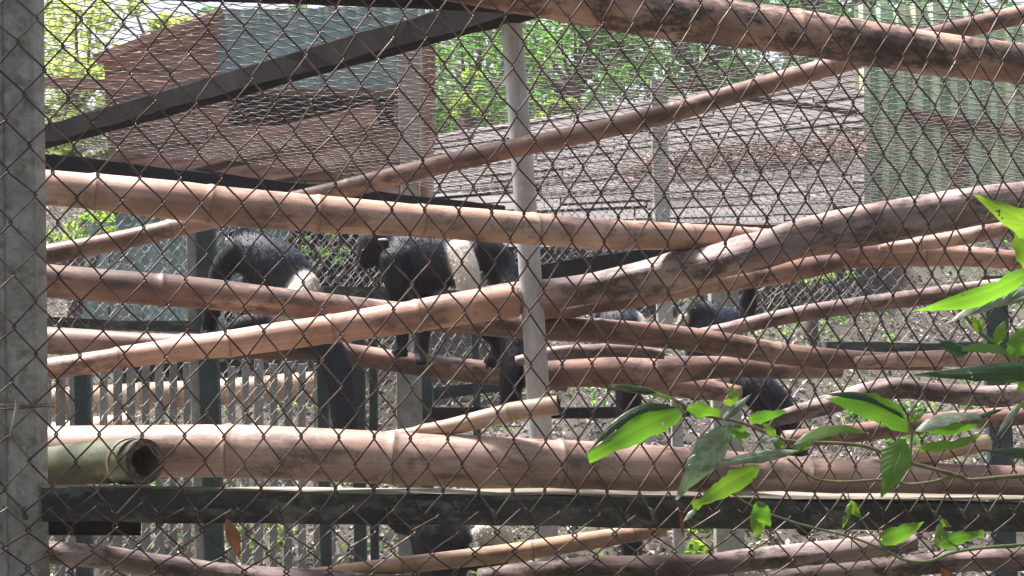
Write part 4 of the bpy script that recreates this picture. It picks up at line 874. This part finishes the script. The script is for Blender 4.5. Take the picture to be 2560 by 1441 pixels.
# ------------------------------------------------------------------ vines in front of the mesh
def leaf(root, base, tip, wpx, mat, roll=20, arch=0.10, curl=0.5, sag=0.0, off=-0.08, tw=0.0, bite=0, name='leaf', label=None, seed=None, toff=0.0, shape=1.0, bend=0.0):
    """base/tip photo points; roll turns the blade about its axis (0 faces the viewer, 90 shows its edge)"""
    rng = np.random.default_rng(seed if seed is not None else int(base[0] * 7 + tip[1]))
    a = np.array(P(*base, dF(base[0]) + off)); b = np.array(P(*tip, dF(tip[0]) + off + toff)); ax = b - a; L = np.linalg.norm(ax); ax /= L
    n0 = np.array((0, -1, 0.0)); n0 -= ax * (n0 @ ax); n0 /= np.linalg.norm(n0); s0 = np.cross(ax, n0)
    if s0[2] < 0: s0 = -s0
    w = 0.86 * wpx / FPX * dF(base[0]) / 2; nt_, ns = 16, 9; V = []; lc = []
    for i in range(nt_ + 1):
        t = i / nt_; r = math.radians(roll + tw * (t - 0.5)); n = n0 * math.cos(r) + s0 * math.sin(r); s = s0 * math.cos(r) - n0 * math.sin(r)
        hw = w * 1.06 * (math.sin(math.pi * min(1, t ** (0.72 * shape) * 0.97 + 0.02)) ** 1.05)
        if bite and t > 1 - bite: hw = max(hw, w * 0.55)
        c = a + ax * L * t + s0 * bend * L * math.sin(math.pi * t ** 0.8) + n * arch * L * math.sin(math.pi * t) + np.array((0, 0, -sag * L * t * t))
        rip = 0.15 * w * math.sin(11 * t + base[0])
        for j in range(ns):
            q = (j / (ns - 1)) * 2 - 1; ph = q * curl if curl else 1e-4
            hq = hw * (1 + (0.09 * rng.normal() if abs(q) > 0.9 else 0))
            cs = math.sin(ph) / curl if curl else q; cn = -(1 - math.cos(ph)) / curl if curl else 0
            V.append(c + s * hq * cs + n * (hq * cn + 0.16 * abs(q) * hw + rip * q)); lc.append((t, q, 0))
    F = [(i * ns + j, i * ns + j + 1, (i + 1) * ns + j + 1, (i + 1) * ns + j) for i in range(nt_) for j in range(ns - 1)]
    c0 = np.mean(V, axis=0); me = mesh(name, [v - c0 for v in V], F, True); vattr(me, 'lc', lc); o = link(name, me, mat); o.location = c0; own(o, root)
    if label: o['label'] = label
    return o
def stem(root, pts, r0, r1, mat, off=-0.07, name='stem'):
    W = [P(x, y, dF(x) + off) for x, y in pts]; q = catmull(W, 12 * len(W)); n = len(q)
    rr = 1.45 * np.linspace(r0, r1, n) * (1 + 0.12 * np.random.default_rng(len(pts)).standard_normal(n) * 0.5)
    v, f, _ = tube_arrays(q, rr, 7, (0.1, 1, 0.2)); o = link(name, mesh(name, v, f, True), mat); return own(o, root)
LF, LY, LD, LS = M['leaf'], M['leaf_young'], M['leaf_dark'], M['leaf_gloss']
v1 = empty('vine', 'leafy vine stem trailing across the middle of the right half', 'vine', P(2560, 1190, 3.9))
stem(v1, [(1690, 1002), (1760, 1038), (1850, 1056), (1940, 1092), (1985, 1104), (2150, 1114), (2250, 1150), (2390, 1188), (2430, 1200), (2560, 1190), (2800, 1185)], 0.0021, 0.0034, M['stem'])
stem(v1, [(1970, 1148), (2030, 1193), (2100, 1205), (2220, 1200), (2270, 1211), (2330, 1205), (2390, 1190)], 0.0018, 0.0026, M['stem'])
stem(v1, [(2225, 1197), (2268, 1155), (2279, 1100), (2276, 1050)], 0.0022, 0.0018, M['stem_green'])
leaf(v1, (1692, 1000), (1528, 962), 34, LY, 55, 0.05, 1.0, bite=0.2)
leaf(v1, (1640, 982), (1526, 962), 34, LD, 20, 0.03, 1.6, off=-0.09)
leaf(v1, (1712, 1026), (1470, 1145), 78, LF, -15, 0.03, 0.5, bite=0.25, seed=12, bend=0.03)
leaf(v1, (1690, 1020), (1464, 1140), 40, LD, 25, 0.03, 1.5, off=-0.095, name='leaf', seed=13, bend=0.15)
leaf(v1, (1716, 1020), (1800, 1032), 46, LF, -22, 0.06, 0.5, bite=0.35)
leaf(v1, (1828, 1016), (1828, 968), 60, LY, 40, 0.25, 0.7, bite=0.5, shape=0.8)
leaf(v1, (1806, 1050), (1880, 984), 58, LS, 20, 0.06, 2.3, off=-0.10)
leaf(v1, (1868, 1048), (1966, 1026), 40, LF, -30, 0.08, 0.5)
leaf(v1, (1828, 1062), (1690, 1245), 88, LS, -12, -0.05, 0.6, seed=31, off=-0.11, sag=0.02)
leaf(v1, (1996, 1126), (1738, 1168), 52, LS, 25, 0.03, 1.6, off=-0.10)
leaf(v1, (1900, 1168), (1732, 1268), 62, LY, -14, -0.03, 0.35, bite=0.12, off=-0.10, label='flat lemon-green leaf with a bitten tip')
leaf(v1, (1742, 1272), (1708, 1305), 20, LS, 20, 0.02, 1.0, off=-0.10)
leaf(v1, (1832, 1066), (1868, 1096), 44, LF, 0, 0.04, 0.5, bite=0.4)
leaf(v1, (1940, 1092), (1905, 1055), 26, LY, 10, 0.05, 0.7)
leaf(v1, (1950, 1100), (1942, 1130), 30, LY, 10, 0.05, 0.7)
leaf(v1, (1948, 1098), (1888, 1108), 22, LS, 40, 0.05, 0.8)
leaf(v1, (1985, 1112), (2172, 1084), 46, LF, 48, 0.16, 0.55, off=-0.09)
leaf(v1, (1980, 1128), (2030, 1110), 24, LF, 10, 0.05, 0.5)
leaf(v1, (2272, 1078), (2060, 996), 80, LF, -15, 0.04, 0.5, off=-0.10, seed=45, bend=0.10)
leaf(v1, (2262, 1048), (2054, 986), 38, LD, 30, 0.03, 1.4, off=-0.108, seed=46, bend=0.10)
leaf(v1, (2286, 1080), (2468, 1046), 52, LS, 50, 0.14, 0.7, off=-0.10)
leaf(v1, (2300, 1072), (2455, 1062), 36, LF, -18, 0.10, 0.5, off=-0.095)
leaf(v1, (2425, 1052), (2512, 1022), 26, LD, 38, 0.06, 1.6, off=-0.10)
leaf(v1, (2290, 1120), (2462, 1082), 36, LF, -30, 0.12, 0.5, off=-0.11)
leaf(v1, (2262, 1098), (2204, 1244), 82, LF, 4, 0.05, 0.5, off=-0.09, toff=-0.03, label='broad leaf hanging straight down from the upright shoot')
leaf(v1, (2278, 1056), (2312, 1030), 18, LY, 10, 0.05, 0.6)
leaf(v1, (2277, 1054), (2282, 1026), 16, LY, 10, 0.05, 0.6)
v2 = empty('vine', 'thin green vine with paired young leaves along the bottom right', 'vine', P(2560, 1360, 3.9))
stem(v2, [(1778, 1140), (1784, 1175), (1808, 1215), (1880, 1265), (1990, 1308), (2130, 1344), (2215, 1378), (2262, 1400), (2320, 1404), (2400, 1378), (2560, 1362), (2800, 1350)], 0.0011, 0.0026, M['stem_green'], -0.06)
stem(v2, [(2215, 1372), (2175, 1330), (2148, 1288), (2124, 1248), (2118, 1225)], 0.0016, 0.0007, M['stem_green'], -0.06)
stem(v2, [(2398, 1376), (2372, 1340), (2352, 1312), (2348, 1288)], 0.0014, 0.0007, M['stem_green'], -0.06)
stem(v2, [(2130, 1344), (2128, 1372)], 0.001, 0.0008, M['stem_green'], -0.06)
leaf(v2, (1898, 1268), (1893, 1352), 48, LY, 0, 0.06, 0.5, off=-0.07)
leaf(v2, (1890, 1256), (1926, 1318), 50, LF, 0, 0.05, 0.6, off=-0.085)
leaf(v2, (2128, 1256), (2106, 1322), 22, LY, 10, 0.12, 0.8)
leaf(v2, (2126, 1252), (2158, 1302), 28, LY, 10, -0.14, 0.8)
leaf(v2, (2196, 1352), (2312, 1304), 54, LF, -12, 0.10, 0.5, off=-0.08, shape=0.8)
leaf(v2, (2352, 1306), (2340, 1372), 24, LY, 10, 0.08, 0.7)
leaf(v2, (2352, 1300), (2380, 1318), 24, LY, 20, -0.12, 0.7)
leaf(v2, (2346, 1366), (2460, 1334), 44, LF, -12, -0.12, 0.5, bite=0.12, off=-0.08)
v3 = empty('vine', 'leafy shoots with long leaves entering from the right edge', 'vine', P(2640, 900, 3.85))
stem(v3, [(2372, 740), (2400, 775), (2444, 826), (2490, 862), (2530, 886), (2700, 910)], 0.0022, 0.0034, M['stem_green'], -0.11)
stem(v3, [(2500, 712), (2560, 690), (2620, 640), (2680, 590), (2720, 520)], 0.0022, 0.0034, M['stem_green'], -0.14)
leaf(v3, (2660, 610), (2434, 486), 78, LY, -18, 0.10, 0.5, off=-0.15, seed=61)
leaf(v3, (2590, 690), (2536, 548), 70, LY, -5, 0.08, 0.5, off=-0.14, seed=62)
leaf(v3, (2580, 676), (2275, 758), 62, LF, -28, 0.14, 0.5, off=-0.16, sag=0.06, seed=63, label='long arching bright leaf at the right edge')
leaf(v3, (2640, 690), (2358, 812), 62, LS, 20, 0.10, 0.8, off=-0.13, seed=64)
leaf(v3, (2620, 730), (2470, 770), 34, LS, 25, 0.08, 0.9, off=-0.12, seed=65)
leaf(v3, (2420, 884), (2342, 850), 52, LD, 20, 0.05, 1.4, off=-0.12, seed=66)
leaf(v3, (2520, 882), (2378, 880), 34, LF, 30, 0.14, 0.6, off=-0.115, seed=67)
leaf(v3, (2448, 832), (2428, 786), 24, LY, 10, 0.05, 0.8, off=-0.12)
leaf(v3, (2456, 836), (2448, 790), 18, LY, 10, -0.05, 0.8, off=-0.125)
leaf(v3, (2530, 895), (2560, 815), 56, LF, 0, 0.06, 0.5, off=-0.13, seed=70)
leaf(v3, (2490, 862), (2512, 800), 34, LF, 10, 0.06, 0.5, off=-0.12, seed=71)
leaf(v3, (2680, 924), (2286, 938), 78, LD, 15, 0.02, 1.5, off=-0.15, seed=72, label='long dark leaf rolled into a tube')
leaf(v3, (2600, 880), (2540, 985), 58, LF, -5, 0.06, 0.5, off=-0.14, seed=73)
leaf(v3, (2660, 1142), (2446, 1126), 52, LD, 20, 0.04, 1.6, off=-0.13, seed=74)
leaf(v3, (2548, 1010), (2490, 1092), 26, LS, 30, 0.05, 1.2, off=-0.12, seed=75)
leaf(v3, (2610, 1040), (2545, 1010), 40, LF, 0, 0.05, 0.5, off=-0.13, seed=76)

# ------------------------------------------------------------------ small bits on the mesh
def loose_leaf(label, base, tip, wpx, off, **k):
    r = empty('dry_leaf', label, 'leaf', P(*tip, dF(tip[0]) + off)); leaf(r, base, tip, wpx, M['leaf_dry'], off=off, name='blade', **k); return r
loose_leaf('rust-brown dead leaf caught in the mesh under the damp timber', (568, 1298), (600, 1402), 54, -0.02, roll=25, arch=0.14, curl=1.5, seed=81)
loose_leaf('orange dead leaf at the very bottom right', (2380, 1462), (2352, 1420), 40, -0.03, roll=0, arch=0.1, curl=0.8, seed=82)
loose_leaf('thin brown leaf shred hanging at the bottom centre right', (1702, 1285), (1708, 1345), 14, -0.02, roll=10, arch=0.05, curl=0.8, seed=83)
def tie():
    r = empty('tie_wire', 'rusty tie wire looped round the grey front post', 'wire', P(60, 1015, 3.42))
    for k, (yo, dz) in enumerate(((1012, 0.0), (1020, 0.003))):
        pts = [P(x, yo + 3 * math.sin(x / 30 + k), 3.40 + dz + (0.0 if x < 100 else (x - 100) * 0.0012)) for x in range(-80, 140, 12)]
        v, f, _ = tube_arrays([tuple(p) for p in pts], 0.0013, 6, (0, 0, 1)); own(link('loop', mesh('loop', v, f, True), M['wire']), r)
    s = empty('straw', 'pale straw hanging from the tie wire on the front post', 'straw', P(28, 1090, 3.38))
    v, f, _ = tube_arrays([tuple(P(*q, 3.385)) for q in ((40, 1000), (42, 1015), (36, 1045), (28, 1075), (24, 1092))], [0.001, 0.0035, 0.003, 0.0022, 0.001], 6, (0, 1, 0)); own(link('stalk', mesh('stalk', v, f, True), M['beam_top']), s)
tie()

# ------------------------------------------------------------------ haze volume added to lift the blacks like lens glare
def glare_haze():
    m = bpy.data.materials.new('glare_volume'); m.use_nodes = True; n = m.node_tree; n.nodes.clear()
    out = n.nodes.new('ShaderNodeOutputMaterial'); pv = n.nodes.new('ShaderNodeVolumePrincipled')
    pv.inputs['Density'].default_value = 0.0018; pv.inputs['Color'].default_value = (0.92, 0.94, 1, 1); n.links.new(pv.outputs[0], out.inputs['Volume'])
    V = [(x, y, z) for z in (-1.0, 14.0) for x, y in ((-320, -80), (320, -80), (320, 520), (-320, 520))]
    zt = 40.0; V = [(x, y, -1.0 if z < 0 else zt) for x, y, z in V]
    h = link('glare_haze', mesh('glare_haze', V, [(3, 2, 1, 0), (4, 5, 6, 7), (0, 1, 5, 4), (1, 2, 6, 5), (2, 3, 7, 6), (3, 0, 4, 7)]), m); h['kind'] = 'stuff'
    h['label'] = 'added haze volume imitating veiling glare over the enclosure'; h['category'] = 'glare_haze'
glare_haze()
